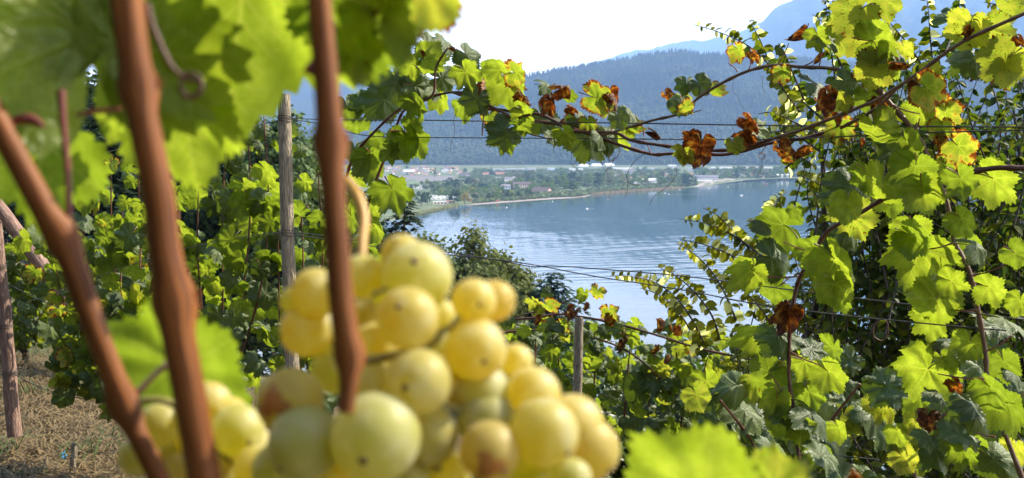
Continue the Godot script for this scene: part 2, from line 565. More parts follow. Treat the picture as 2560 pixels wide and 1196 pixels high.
# woods on the ridge behind the far shore: too many to count
func woods() -> void:
	var r := RandomNumberGenerator.new()
	r.seed = 77
	var cols := 220
	var kinds := {"cone": [], "round": []}
	var tint := {"cone": [], "round": []}
	var f := FastNoiseLite.new()
	f.frequency = 0.004
	f.seed = 6
	for k in 46000:
		var u := r.randf() * cols
		var t := pow(r.randf(), 0.8) * 44.0
		var i0 := int(t) * (cols + 1) + int(u)
		var a := wood_hill.v[i0].lerp(wood_hill.v[i0 + 1], u - int(u))
		var c := wood_hill.v[i0 + cols + 1].lerp(wood_hill.v[i0 + cols + 2], u - int(u))
		var p := a.lerp(c, t - int(t))
		var px := 1280.0 - p.x / p.z * FOC
		if px < 640 or px > 2700: continue
		var n := f.get_noise_2d(p.x, p.z)
		var key := "cone" if n + r.randf_range(-0.3, 0.3) + (t - 24.0) * 0.02 > 0.05 else "round"
		var s := r.randf_range(0.7, 1.25)
		kinds[key].append(Transform3D(Basis(Vector3.UP, r.randf() * TAU).scaled(Vector3(s, s * r.randf_range(0.85, 1.3), s)), p))
		var col := Color(0.016, 0.03, 0.014) if key == "cone" else Color(0.03, 0.05, 0.016).lerp(Color(0.06, 0.068, 0.02), clampf(f.get_noise_2d(p.z, p.x) * 2.0 + 0.2, 0, 1) * r.randf())
		tint[key].append(col * r.randf_range(0.8, 1.2))
	for key in kinds:
		var b := Buf.new()
		if key == "cone":
			for w in 3:
				var s := b.v.size()
				b.v.append(Vector3(0, 9.0 + 4.5 * w, 0))
				for j in 6:
					var a := TAU * j / 6.0 + w
					b.v.append(Vector3(cos(a) * (4.2 - 1.1 * w), 1.0 + 4.8 * w, sin(a) * (4.2 - 1.1 * w)))
				for j in 6:
					for q in [s, s + 1 + j, s + 1 + (j + 1) % 6]: b.i.append(q)
		else:
			for w in 4:
				var s := b.v.size()
				var c := Vector3(r.randf_range(-2.6, 2.6), 5.0 + 1.6 * w, r.randf_range(-2.6, 2.6))
				var rad := r.randf_range(2.6, 4.0)
				b.v.append(c + Vector3.UP * rad)
				for j in 5: b.v.append(c + Vector3(cos(TAU * j / 5.0), 0.3, sin(TAU * j / 5.0)) * rad)
				for j in 5: b.v.append(c + Vector3(cos(TAU * (j + 0.5) / 5.0) * 0.8, -0.6, sin(TAU * (j + 0.5) / 5.0) * 0.8) * rad)
				for j in 5:
					for q in [s, s + 1 + j, s + 1 + (j + 1) % 5, s + 1 + j, s + 6 + j, s + 1 + (j + 1) % 5, s + 6 + j, s + 6 + (j + 1) % 5, s + 1 + (j + 1) % 5]: b.i.append(q)
		var mm := MultiMesh.new()
		mm.transform_format = MultiMesh.TRANSFORM_3D
		mm.use_colors = true
		mm.mesh = b.mesh(false)
		mm.instance_count = kinds[key].size()
		for k in kinds[key].size():
			mm.set_instance_transform(k, kinds[key][k])
			mm.set_instance_color(k, tint[key][k])
		var o := MultiMeshInstance3D.new()
		o.name = numbered("conifer_forest" if key == "cone" else "broadleaf_forest")
		o.multimesh = mm
		o.material_override = tinted("forest_tree", 0.9)
		add_child(o)
		tag(o, "conifer woods covering the ridge behind the far shore" if key == "cone" else "broadleaf woods covering the lower ridge behind the far shore", "forest", "", "stuff")


# ---------------------------------------------------------------- the far shore: fields, trees, houses, beach, boats
func patch(called: String, label: String, corners: Array, m: Material, lift := 0.25, n := 8) -> void:
	var b := Buf.new()
	var low := [on_plain(corners[0][0], corners[0][1]), on_plain(corners[1][0], corners[1][1])]
	var high := [on_plain(corners[3][0], corners[3][1]), on_plain(corners[2][0], corners[2][1])]
	for r in n + 1:
		for k in n + 1:
			var p: Vector3 = low[0].lerp(low[1], float(k) / n).lerp(high[0].lerp(high[1], float(k) / n), float(r) / n)
			p = plain_at(p) + Vector3.UP * lift
			b.v.append(p)
			b.uv.append(Vector2(p.x, p.z) * 0.01)
	b.grid(0, n, n)
	var o := part(called, b.mesh(), m, self)
	tag(o, label, "", "", "structure")

func fields() -> void:
	var ploughed := mat("ploughed_field", 0.13, 0.115, 0.11, 0.95)
	var grass := mat("meadow", 0.085, 0.13, 0.04, 0.95)
	var crop := mat("crop_rows", 0.06, 0.10, 0.03, 0.95)
	var road := mat("pale_road", 0.42, 0.40, 0.36, 0.9)
	patch("field", "grey ploughed field left of the valley, below the hamlet", [[930, 453], [1130, 447], [1140, 440], [930, 440]], ploughed)
	patch("field", "grey ploughed field beyond the orchards, behind the dark trees", [[1040, 455], [1290, 451], [1290, 446], [1040, 448]], ploughed, 0.4)
	patch("field", "green meadow strip behind the campsite", [[1020, 462], [1140, 459], [1150, 454], [1030, 455]], grass, 0.55)
	patch("field", "green crop strip in front of the hamlet", [[1060, 438], [1240, 437], [1240, 434], [1060, 435]], crop, 0.3)
	patch("field", "green meadow below the white sheds", [[1240, 434], [1560, 434], [1560, 428], [1240, 429]], grass, 0.3)
	patch("field", "vineyard strip behind the tall lakeside trees", [[1380, 447], [1640, 445], [1640, 438], [1380, 440]], crop, 0.3)
	patch("road", "pale straight road across the valley in front of the sheds", [[1180, 434.6], [1480, 433.6], [1480, 432.4], [1180, 433.2]], road, 0.6)
	patch("field", "bright narrow field of crop cover between the trees", [[1238, 446], [1290, 446], [1292, 443], [1242, 443]], mat("crop_cover", 0.6, 0.6, 0.58, 0.8), 0.7)
	# the two pale vineyards on the foot of the ridge
	for w in [[[1208, 421], [1282, 418], [1282, 404], [1225, 412], "pale vineyard slope at the foot of the ridge", 0.26], [[1080, 421], [1200, 421], [1180, 408], [1110, 409], "green vineyard slope at the foot of the ridge", 0.0]]:
		var b := Buf.new()
		var q := []
		for k in 4:
			var d := 2900.0 + (170.0 if k > 1 else 0.0)
			var r := ray(w[k][0], w[k][1])
			q.append(eye + r * d)
		b.quad(q[0], q[1], q[2], q[3])
		var o := part("vineyard_slope", b.mesh(), mat("pale_slope", 0.30, 0.29, 0.27, 0.95) if w[5] > 0 else grass, self)
		tag(o, w[4], "", "", "structure")
	# beaches: strips along the water's edge
	var sand := mat("beach_sand", 1, 1, 1, 0.95)
	sand.albedo_texture = speckle(0.05, lin(0.20, 0.165, 0.14), lin(0.33, 0.285, 0.25), 66)
	for s in [[1170, 1483, 4.0, "sandy beach strip below the restaurant and the row of lakeside trees"], [1735, 1880, 6.0, "wide pale beach at the right, in front of the long grey house"]]:
		var b := Buf.new()
		var n := 40
		for r in 3:
			for k in n + 1:
				var px := lerpf(s[0], s[1], float(k) / n)
				var e := smoothstep(0, 0.15, float(k) / n) * smoothstep(1.0, 0.9, float(k) / n)
				var y: float = shore_y(px) + 0.8 - r * 0.5 * (0.6 + s[2] * e * (0.8 + 0.3 * sin(k * 0.9)))
				var p := on_level(px, y, LAKE)
				p = plain_at(p)
				p.y = maxf(p.y, LAKE - 0.1) + 0.22
				b.v.append(p)
				b.uv.append(Vector2(p.x, p.z) * 0.05)
		b.grid(0, n, 2)
		tag(part("beach", b.mesh(), sand, self), s[3], "", "", "structure")

var tree_kinds := {}

func far_tree_kinds() -> void:
	var cols := [Color(0.09, 0.15, 0.03), Color(0.03, 0.06, 0.02), Color(0.15, 0.18, 0.035), Color(0.10, 0.115, 0.04), Color(0.2, 0.17, 0.03)]
	for k in 5: tree_kinds["round%d" % k] = [broad_crown(300 + k, 0.5, 0.86, 0.14, 26, 26, 0.10, cols[k])]
	for k in 2: tree_kinds["tall%d" % k] = [broad_crown(310 + k, 0.3, 0.92, 0.08, 30, 24, 0.085, cols[k])]
	tree_kinds["fir0"] = [needle_crown(320, 0.26, 0.95, 0.05, 14, 0.07, Color(0.018, 0.034, 0.02))]

func ordinal(k: int) -> String:
	var ones := ["first", "second", "third", "fourth", "fifth", "sixth", "seventh", "eighth", "ninth", "tenth", "eleventh", "twelfth", "thirteenth", "fourteenth", "fifteenth", "sixteenth", "seventeenth", "eighteenth", "nineteenth"]
	if k < 19: return ones[k]
	var n := k + 1
	var tens := ["twenty", "thirty", "forty", "fifty", "sixty"]
	if n % 10 == 0: return ["twentieth", "thirtieth", "fortieth", "fiftieth", "sixtieth"][n / 10 - 2]
	return tens[n / 10 - 2] + "-" + ones[n % 10 - 1]

# a tree of the far shore: its foot at the pixel (X, Y), TALL pixels high
func far_tree(kind: String, x: float, y: float, tall: float, label: String, group: String, wide := 1.0) -> void:
	var p := on_plain(x, y)
	var h := tall * 1.35 / FOC * Vector2(p.x, p.z).length()
	var v := thing("tree" if not kind.begins_with("fir") else "conifer", label, "tree", p, group)
	if not M.has("far_trunk"): M["far_trunk"] = trunk_mesh(0.8, 0.03)
	var turn := Basis(Vector3.UP, rng.randf() * TAU)
	part("trunk", M.far_trunk, bark(), v, Transform3D(turn.scaled(Vector3(h, h, h)), Vector3.ZERO))
	part("crown", tree_kinds[kind][0], tinted("tree_leaves", 0.6, Color(0.75, 0.8, 0.4)), v, Transform3D(turn.scaled(Vector3(h * wide, h, h * wide)), Vector3.ZERO))

func far_trees() -> void:
	far_tree_kinds()
	for t in [["round1", 1053, 517, 29, "largest round dark tree at the left end of the far shore", 0.95], ["round1", 1069, 511, 24, "round dark tree just right of the largest shore tree", 0.7], ["tall1", 1136, 514, 31, "broad tall dark tree on the shore by the flat white beach house", 1.6], ["round4", 1162, 512, 23, "yellowish tree beside the tall dark one on the shore", 1.0],
			["round1", 1187, 500, 12, "small dark round tree above the start of the beach", 1.2], ["round1", 1223, 503, 16, "first dark tree of the row along the beach", 1.1], ["round0", 1243, 502, 18, "second tree of the row along the beach, paler", 1.1], ["round1", 1265, 500, 19, "third and largest tree of the row along the beach", 1.15], ["round0", 1282, 499, 15, "fourth tree of the row along the beach, slim", 0.9], ["round1", 1296, 498, 16, "fifth tree of the row along the beach, round on a thin trunk", 1.0], ["round1", 1322, 494, 15, "low dark tree beside the white awnings", 1.2],
			["fir0", 1120, 474, 17, "slim dark fir in the middle of the orchards", 1.0], ["round1", 1141, 474, 21, "big dark tree right of the slim fir in the orchards", 0.95], ["round1", 1170, 465, 16, "dark tree of the pair in front of the grey field", 1.1], ["round3", 1184, 465, 15, "brownish tree of the pair in front of the grey field", 1.1], ["tall0", 1088, 443, 17, "lone poplar in front of the hamlet", 0.9], ["fir0", 1229, 439, 16, "dark pine beside the red-roofed farm", 1.5], ["fir0", 1223, 438, 11, "smaller pine left of the dark pine by the farm", 1.2], ["fir0", 1281, 476, 17, "dark cypress standing before the hotel", 0.8],
			["tall0", 1412, 482, 23, "left of three tall trees at the pier", 1.3], ["tall1", 1428, 482, 21, "middle one of three tall trees at the pier", 1.2], ["tall0", 1442, 481, 21, "right one of three tall trees at the pier", 1.3], ["tall0", 1408, 468, 26, "tall grey-green tree left of the grove behind the pier", 1.6], ["tall1", 1433, 466, 28, "tallest tree of the grove behind the pier", 1.6], ["tall0", 1470, 468, 27, "tall tree at the right of the grove behind the pier", 1.6], ["tall1", 1497, 467, 27, "tall tree with brownish crown near the reeds", 1.7], ["round3", 1527, 466, 18, "wide tree behind the left end of the brown reeds", 1.3],
			["round0", 1652, 465, 19, "bright wide tree right of the white villa", 1.3], ["round1", 1720, 470, 25, "big round dark tree at the water's edge before the wide beach", 1.35], ["round3", 1680, 462, 17, "tree between the white villa and the big round one", 1.2], ["fir0", 2054, 440, 15, "broad dark conifer near the harbour at the right", 1.8], ["round4", 2020, 428, 12, "yellowish wide tree behind the harbour", 2.0], ["round0", 1990, 430, 13, "pale wide tree left of the yellowish one behind the harbour", 1.8], ["round1", 1163, 433, 9, "dark tree alone beside the road", 1.3], ["tall0", 1376, 440, 11, "short poplar right of the white sheds", 1.0], ["round3", 1285, 436, 9, "lone olive tree beside the pale road", 1.5]]:
		far_tree(t[0], t[1], t[2], t[3], t[4], "trees of the far shore", t[5])
	var belts := [
		["orchard trees above the campsite", "orchard tree in the rows above the campsite", 1095, 1290, 478, 494, 9.5, 36, ["round0", "round2", "round0"], 1.25],
		["trees among the orchards", "tree between the orchards and the grey field", 1030, 1330, 462, 478, 10.5, 30, ["round0", "round1", "round2", "round3"], 1.2],
		["trees behind the beach restaurant", "tree behind the beach restaurant", 1300, 1420, 462, 478, 13.0, 20, ["round0", "round1", "tall0"], 1.1],
		["trees between the hotel and the road", "tree between the hotel and the pale road", 1290, 1420, 440, 460, 11.0, 20, ["round0", "round1", "round3"], 1.2],
		["trees along the sheds", "tree in the line before the pale halls", 1340, 1720, 428, 436, 9.0, 24, ["round0", "tall0", "round3"], 1.3],
		["trees of the lakeside gardens", "garden tree near the villa behind the brown reeds", 1500, 1720, 444, 470, 13.0, 40, ["round0", "round1", "round2", "round3", "tall0"], 1.2],
		["trees behind the wide beach", "tree behind the wide beach", 1740, 1960, 430, 448, 14.0, 32, ["round0", "round1", "tall0", "round3"], 1.2],
		["trees round the harbour", "tree round the harbour at the end of the shore", 1960, 2300, 428, 444, 11.0, 22, ["round0", "round1", "round3"], 1.3],
		["trees in the hamlet", "tree among the hamlet's roofs", 950, 1160, 424, 440, 6.5, 14, ["round1", "round0", "fir0"], 1.2],
		["trees at the campsite", "tree between the caravans of the campsite", 1010, 1140, 470, 505, 9.5, 16, ["round0", "round1"], 1.2]]
	var looks := {"round0": "round green", "round1": "dark round", "round2": "light green", "round3": "olive", "round4": "yellowish", "tall0": "tall green", "tall1": "tall olive", "fir0": "dark pointed"}
	for b in belts:
		var spots := []
		for k in b[7]: spots.append([rng.randf_range(b[2], b[3]), rng.randf_range(b[4], b[5]), b[8][rng.randi() % b[8].size()]])
		spots.sort_custom(func(p, q): return p[0] < q[0])
		for k in spots.size():
			var x: float = spots[k][0]
			var y: float = spots[k][1]
			if y > shore_y(x) - 3.0: y = shore_y(x) - rng.randf_range(3, 9)
			far_tree(spots[k][2], x, y, b[6] * rng.randf_range(0.65, 1.3), "%s %s, %s from the left" % [looks[spots[k][2]], b[1], ordinal(k)], b[0], b[9] * rng.randf_range(0.85, 1.2))
	# orchards and reeds: not to be counted
	hedge_rows("orchard_foliage", "low green orchard rows covering the flat land behind the shore", [[1080, 1400, 456, 494, 900, 3.4], [1180, 1700, 424, 436, 900, 3.4], [1400, 1720, 436, 468, 900, 3.8], [1150, 1400, 434, 456, 700, 3.2], [1190, 1480, -13, -3, 700, 3.6], [1480, 1740, -12, -4, 500, 4.0], [1740, 2250, 424, 447, 1500, 5.0]], [Color(0.08, 0.135, 0.035), Color(0.12, 0.16, 0.05)])
	reeds()

func hedge_rows(called: String, label: String, areas: Array, cols: Array) -> void:
	var spots := []
	for a in areas:
		for k in a[4]:
			var x := rng.randf_range(a[0], a[1])
			var y := rng.randf_range(a[2], a[3])
			if a[2] < 0: y += shore_y(x)
			if y > shore_y(x) - 2.5: continue
			spots.append([on_plain(x, y), a[5] * rng.randf_range(0.7, 1.3)])
	var mm := MultiMesh.new()
	mm.transform_format = MultiMesh.TRANSFORM_3D
	mm.use_colors = true
	mm.mesh = broad_crown(341, 0.9, 1.0, 0.0, 8, 16, 0.32, Color.WHITE)
	mm.instance_count = spots.size()
	for k in spots.size():
		var s: float = spots[k][1]
		mm.set_instance_transform(k, Transform3D(Basis(Vector3.UP, rng.randf() * TAU).scaled(Vector3(s * 1.3, s, s * 1.3)), spots[k][0]))
		mm.set_instance_color(k, cols[0].lerp(cols[1], rng.randf()) * rng.randf_range(0.5, 1.4))
	var o := MultiMeshInstance3D.new()
	o.name = numbered(called)
	o.multimesh = mm
	o.material_override = tinted("forest_tree", 0.9)
	add_child(o)
	tag(o, label, "orchard", "", "stuff")

func reeds() -> void:
	for a in [[1000, 1146, 5.0, Color(0.22, 0.22, 0.08), "green-brown reeds at the left end of the far shore", 2.2], [1478, 1712, 3.4, Color(0.26, 0.20, 0.10), "brown reed belt along the shore right of the pier", 2.8], [1876, 2100, 1.8, Color(0.2, 0.2, 0.09), "reed belt along the far right shore", 2.6]]:
		var b := Buf.new()
		for k in 2600:
			var x := rng.randf_range(a[0], a[1])
			var y: float = shore_y(x) + 1.0 - rng.randf() * a[2]
			var p := on_level(x, y, LAKE)
			var h: float = a[5] * rng.randf_range(0.6, 1.2)
			var col: Color = a[3] * rng.randf_range(0.7, 1.35)
			var ang := rng.randf() * TAU
			b.leaf(p - Vector3.UP * 0.3, Vector3(rng.randf_range(-0.5, 0.5), h, rng.randf_range(-0.5, 0.5)), Vector3(cos(ang), 0, sin(ang)) * 0.6, Vector3.UP * h * 0.2, col)
		var o := part("reeds", b.mesh(), tinted("reed", 0.9), self)
		tag(o, a[4], "reeds", "", "stuff")

# a building with a ridged roof: W x D metres, EAVES high, ROOF higher, all round the middle of its foot
func gable_meshes(w: float, d: float, eaves: float, roof: float) -> Array:
	var x := w / 2
	var z := d / 2
	var b := Buf.new()
	b.quad(Vector3(-x, -1, z), Vector3(x, -1, z), Vector3(x, eaves, z), Vector3(-x, eaves, z))
	b.quad(Vector3(x, -1, -z), Vector3(-x, -1, -z), Vector3(-x, eaves, -z), Vector3(x, eaves, -z))
	b.quad(Vector3(x, -1, z), Vector3(x, -1, -z), Vector3(x, eaves, -z), Vector3(x, eaves, z))
	b.quad(Vector3(-x, -1, -z), Vector3(-x, -1, z), Vector3(-x, eaves, z), Vector3(-x, eaves, -z))
	b.tri(Vector3(x, eaves, z), Vector3(x, eaves, -z), Vector3(x, eaves + roof, 0))
	b.tri(Vector3(-x, eaves, -z), Vector3(-x, eaves, z), Vector3(-x, eaves + roof, 0))
	var r := Buf.new()
	var o := 0.7
	var drop := roof * o / z
	for s in [-1.0, 1.0]:
		var e1 := Vector3(-x - o, eaves - drop + 0.05, s * (z + o))
		var e2 := Vector3(x + o, eaves - drop + 0.05, s * (z + o))
		var t1 := Vector3(-x - o, eaves + roof + 0.05, 0)
		var t2 := Vector3(x + o, eaves + roof + 0.05, 0)
		var up := Vector3.UP * 0.3
		if s > 0:
			r.quad(e1 + up, e2 + up, t2 + up, t1 + up)
			r.quad(e1, e2, e2 + up, e1 + up)
			r.quad(e2, e1, t1, t2)
		else:
			r.quad(e2 + up, e1 + up, t1 + up, t2 + up)
			r.quad(e2, e1, e1 + up, e2 + up)
			r.quad(e1, e2, t2, t1)
		for q in [[e1, t1], [e2, t2]]:
			r.quad(q[0], q[0] + up, q[1] + up, q[1])
	return [b.mesh(false), r.mesh(false)]

func flat_meshes(w: float, d: float, h: float) -> Array:
	var b := Buf.new()
	b.box(Vector3(-w / 2, -1, -d / 2), Vector3(w / 2, h, d / 2))
	var r := Buf.new()
	r.box(Vector3(-w / 2 - 0.3, h + 0.003, -d / 2 - 0.3), Vector3(w / 2 + 0.3, h + 0.5, d / 2 + 0.3))
	return [b.mesh(false), r.mesh(false)]

# a building whose foot shows at (X, Y) and is WIDE pixels across; TALL = height of its walls in pixels
func building(called: String, label: String, category: String, x: float, y: float, wide: float, tall: float, style: String, wall: Material, roof: Material, turn := 0.0, group := "", windows := 0, storeys := 1, deep := 0.7) -> void:
	var p := on_plain(x, y)
	var d := Vector2(p.x, p.z).length()
	var w := wide * 1.15 / FOC * d
	var h := tall * 1.2 / FOC * d
	var v := thing(called, label, category, p, group)
	v.rotation.y = turn - atan2(p.x, -p.z)
	var dp := minf(w * deep, 16.0)
	var m := flat_meshes(w, dp, h) if style == "flat" else gable_meshes(w, dp, h, dp * (0.3 if style == "gable" else 0.2))
	part("wall", m[0], wall, v)
	part("roof", m[1], roof, v)
	if windows:
		var pane := mat("far_window", 0.03, 0.035, 0.045, 0.2)
		if not M.has("window_box"):
			var b := Buf.new()
			b.box(Vector3(-0.5, -0.5, -0.5), Vector3(0.5, 0.5, 0.5))
			M["window_box"] = b.mesh(false)
		for s in storeys:
			for k in windows:
				var ww := w / windows
				part("window", M.window_box, pane, v, Transform3D(Basis().scaled(Vector3(ww * 0.5, h / storeys * 0.5, 0.12)), Vector3((k + 0.5) * ww - w / 2, (s + 0.52) * h / storeys, dp / 2)))

func village() -> void:
	var white := mat("white_render", 0.82, 0.81, 0.78, 0.85)
	var cream := mat("cream_render", 0.58, 0.50, 0.38, 0.85)
	var pink := mat("pink_render", 0.55, 0.36, 0.29, 0.85)
	var grey := mat("grey_render", 0.40, 0.41, 0.44, 0.85)
	var blueish := mat("pale_blue_render", 0.50, 0.56, 0.66, 0.85)
	var tile := mat("roof_tiles", 0.27, 0.13, 0.09, 0.9)
	var slate := mat("slate_roof", 0.16, 0.15, 0.17, 0.9)
	var dark := mat("brown_roof", 0.09, 0.065, 0.06, 0.9)
	var sheet := mat("sheet_roof", 0.62, 0.65, 0.70, 0.6)
	var canvas := mat("white_canvas", 0.78, 0.78, 0.76, 0.8)
	building("hotel", "three-storey hotel with a dark hipped roof behind the beach trees", "hotel", 1304, 474, 38, 10, "gable", cream, dark, 0.15, "", 8, 3, 0.5)
	building("house", "pale blue house with a grey roof beside the cypress, left of the hotel", "house", 1264, 477, 19, 9, "gable", blueish, slate, 0.3, "", 3, 2)
	building("restaurant", "beach restaurant with a big dark brown gable roof", "restaurant", 1355, 484, 38, 5, "gable", pink, dark, -0.5, "", 5, 1, 0.9)
	building("awning", "long white awning in front of the beach restaurant, left part", "awning", 1345, 488, 26, 2.2, "flat", grey, canvas, 0.0, "white awnings on the beach", 0, 1, 0.3)
	building("awning", "white awning at the right end of the beach restaurant", "awning", 1374, 486.5, 22, 2.2, "flat", grey, canvas, -0.1, "white awnings on the beach", 0, 1, 0.3)
	building("beach_house", "flat-roofed white beach house at the left end of the shore", "beach house", 1100, 512, 29, 6, "flat", cream, sheet, 0.1, "", 4, 1, 0.5)
	building("beach_house", "long low beach house with a brown roof right of the yellowish tree", "beach house", 1185, 506, 21, 5, "low", pink, dark, 0.1, "", 4, 1, 0.5)
	building("house", "brick-red flat shed behind the flat white beach house", "shed", 1122, 508, 14, 6, "flat", pink, dark, 0.1)
	building("villa", "white villa with a shallow pale roof among the lakeside gardens", "villa", 1624, 462, 31, 9, "low", white, sheet, 0.1, "", 6, 2, 0.6)
	building("house", "white house with a steep white gable left of the villa", "house", 1594, 464, 15, 5, "gable", white, slate, 0.9, "", 2, 1)
	building("house", "small red-roofed house between the white gable and the villa", "house", 1607, 461, 11, 6, "gable", cream, tile, 0.3, "", 2, 1)
	building("house", "pink-grey block with many windows behind the gardens", "apartment house", 1573, 438, 28, 8, "low", grey, slate, 0.0, "", 7, 2, 0.5)
	building("house", "long grey house with a row of dark windows behind the wide beach", "row house", 1765, 451, 50, 7, "low", grey, slate, 0.05, "", 12, 2, 0.3)
	building("wall", "long white garden wall at the back of the wide beach", "wall", 1757, 453.5, 40, 2.6, "flat", white, white, 0.05, "", 0, 1, 0.03)
	building("house", "white house right of the big round tree behind the beach", "house", 1700, 455, 11, 5, "gable", white, slate, 0.4)
	building("house", "white house with a dark roof in front of the grey field", "house", 1272, 455, 17, 6, "gable", white, slate, 0.1, "", 4, 2)
	building("farmhouse", "farmhouse with a dark roof in the fields left of the pines", "farmhouse", 1163, 442, 18, 4, "gable", grey, dark, 0.2)
	building("farmhouse", "red-roofed farmhouse left of the dark pine", "farmhouse", 1215, 440, 13, 4, "gable", pink, tile, 0.0)
	building("farmhouse", "long red-roofed barn right of the dark pine", "barn", 1250, 439, 18, 3, "gable", pink, tile, 0.0)
	building("house", "white block of flats on the edge of the hamlet", "house", 1112, 431, 14, 6, "flat", white, sheet, 0.1, "", 4, 2)
	building("shed", "metal-roofed hall in front of the hamlet", "hall", 1022, 434, 26, 4, "low", grey, sheet, 0.4)
	building("house", "salmon block below the metal-roofed hall", "house", 1030, 440, 12, 6, "flat", pink, pink, 0.0, "", 3, 2)
	for s in [[1255, 428, 44, 4, "long grey-white shed at the left of the sheds along the road"], [1300, 427.5, 36, 4, "long white shed second from the left along the road"], [1330, 428, 18, 6, "taller white block among the sheds along the road"], [1388, 428, 34, 6, "bright white works building right of the short poplar"], [1440, 428, 30, 5, "white works building left of the pitched glasshouses"], [1560, 426, 48, 5, "long pale hall under the middle of the ridge"], [1615, 426, 44, 4, "long pale hall right of the middle of the ridge"], [1750, 427, 50, 5, "long pale hall above the long grey house"], [1815, 426, 62, 6, "widest pale hall under the hanging brown leaf"], [1890, 426, 70, 6, "long pale hall at the right end of the row of halls"], [1960, 429, 40, 4, "low pale hall beyond the right end of the row of halls"]]:
		building("industrial_hall", s[4], "industrial hall", s[0], s[1], s[2], s[3], "flat", [white, grey, blueish][int(s[0]) % 3], sheet, 0.0, "pale halls under the ridge", 0, 1, 0.4)
	building("silo_block", "block of pale upright silos under the ridge", "silo block", 1680, 424, 17, 9, "flat", white, white, 0.0, "", 6, 1, 0.4)
	for k in 3:
		building("greenhouse", ["glasshouse with a bright sloping roof at the foot of the ridge, left of three", "middle glasshouse at the foot of the ridge", "glasshouse at the foot of the ridge, right of three"][k], "greenhouse", 1458 + k * 32, 418 - k, 20, 2, "gable", sheet, sheet, 0.5, "glasshouses at the foot of the ridge", 0, 1, 0.8)
	building("house", "white harbour building with a flat roof beside the broad dark conifer", "house", 2067, 440, 12, 9, "flat", white, white, 0.0, "", 3, 2)
	for k in 2:
		building("boathouse", ["white boathouse with a pale roof at the shore, left of two", "white boathouse with a pale roof at the shore, right of two"][k], "boathouse", 1949 + k * 14, 444, 12, 4, "low", white, canvas, 0.3, "white boathouses")
	# the hamlet's houses and the small houses among trees: alike at this distance
	for g in [["houses of the hamlet", "in the hamlet below the ridge", 955, 1150, 421, 438, 9.0, 40, [cream, pink, cream, white], [tile, tile, slate]],
			["houses behind the wide beach", "behind the wide beach", 1790, 1930, 438, 447, 10.0, 14, [cream, white], [tile, slate]],
			["houses round the harbour", "by the far right harbour", 1975, 2250, 435, 443, 10.0, 22, [white, cream, pink], [tile, slate]],
			["houses in the gardens", "among the lakeside gardens", 1530, 1740, 438, 458, 10.0, 12, [white, cream], [tile, slate]],
			["huts at the campsite", "at the campsite", 1150, 1260, 484, 496, 8.0, 9, [cream, grey], [dark, tile]]]:
		var spots := []
		for k in g[7]: spots.append([rng.randf_range(g[2], g[3]), rng.randf_range(g[4], g[5]), rng.randi() % g[8].size(), rng.randi() % g[9].size()])
		spots.sort_custom(func(p, q): return p[0] < q[0])
		for k in spots.size():
			var wall: Material = g[8][spots[k][2]]
			var roof: Material = g[9][spots[k][3]]
			var look: String = {"white_render": "white", "cream_render": "cream", "pink_render": "pinkish", "grey_render": "grey"}[wall.resource_name]
			var cover: String = {"roof_tiles": "red", "slate_roof": "grey", "brown_roof": "brown"}[roof.resource_name]
			building("house", "%s %s-roofed house %s, %s from the left" % [look, cover, g[1], ordinal(k)], "house", spots[k][0], spots[k][1], g[6] * rng.randf_range(0.7, 1.35), 3.4 * rng.randf_range(0.8, 1.4), "gable", wall, roof, rng.randf_range(-0.8, 0.8), g[0])
	# caravans
	for k in 30:
		var low := k < 18
		var x := 1080.0 + k * 3.1 + rng.randf() if low else 1015.0 + (k - 18) * 4.2 + rng.randf()
		var y := rng.randf_range(492, 502) if low else rng.randf_range(469, 476)
		var p := on_plain(x, y)
		var v := thing("caravan", ("white caravan behind the flat white beach house, %s from the left" if low else "white caravan in the upper rows of the campsite, %s from the left") % ordinal(k if low else k - 18), "caravan", p, "caravans of the campsite")
		v.rotation.y = rng.randf_range(-0.3, 0.3)
		var b := Buf.new()
		var prof := [Vector2(-3, 0.5), Vector2(3, 0.5), Vector2(3.2, 1.5), Vector2(2.7, 2.6), Vector2(-2.8, 2.6), Vector2(-3.2, 1.6)]
		for j in 6:
			var a: Vector2 = prof[j]
			var c: Vector2 = prof[(j + 1) % 6]
			b.quad(Vector3(a.x, a.y, 1.1), Vector3(a.x, a.y, -1.1), Vector3(c.x, c.y, -1.1), Vector3(c.x, c.y, 1.1))
			b.tri(Vector3(0, 1.5, 1.1), Vector3(a.x, a.y, 1.1), Vector3(c.x, c.y, 1.1))
			b.tri(Vector3(0, 1.5, -1.1), Vector3(c.x, c.y, -1.1), Vector3(a.x, a.y, -1.1))
		part("body", b.mesh(false), canvas, v)
		var wb := Buf.new()
		wb.box(Vector3(-1.8, 1.4, 1.1), Vector3(1.6, 2.1, 1.16))
		part("window", wb.mesh(false), mat("far_window", 0.03, 0.035, 0.045, 0.2), v)

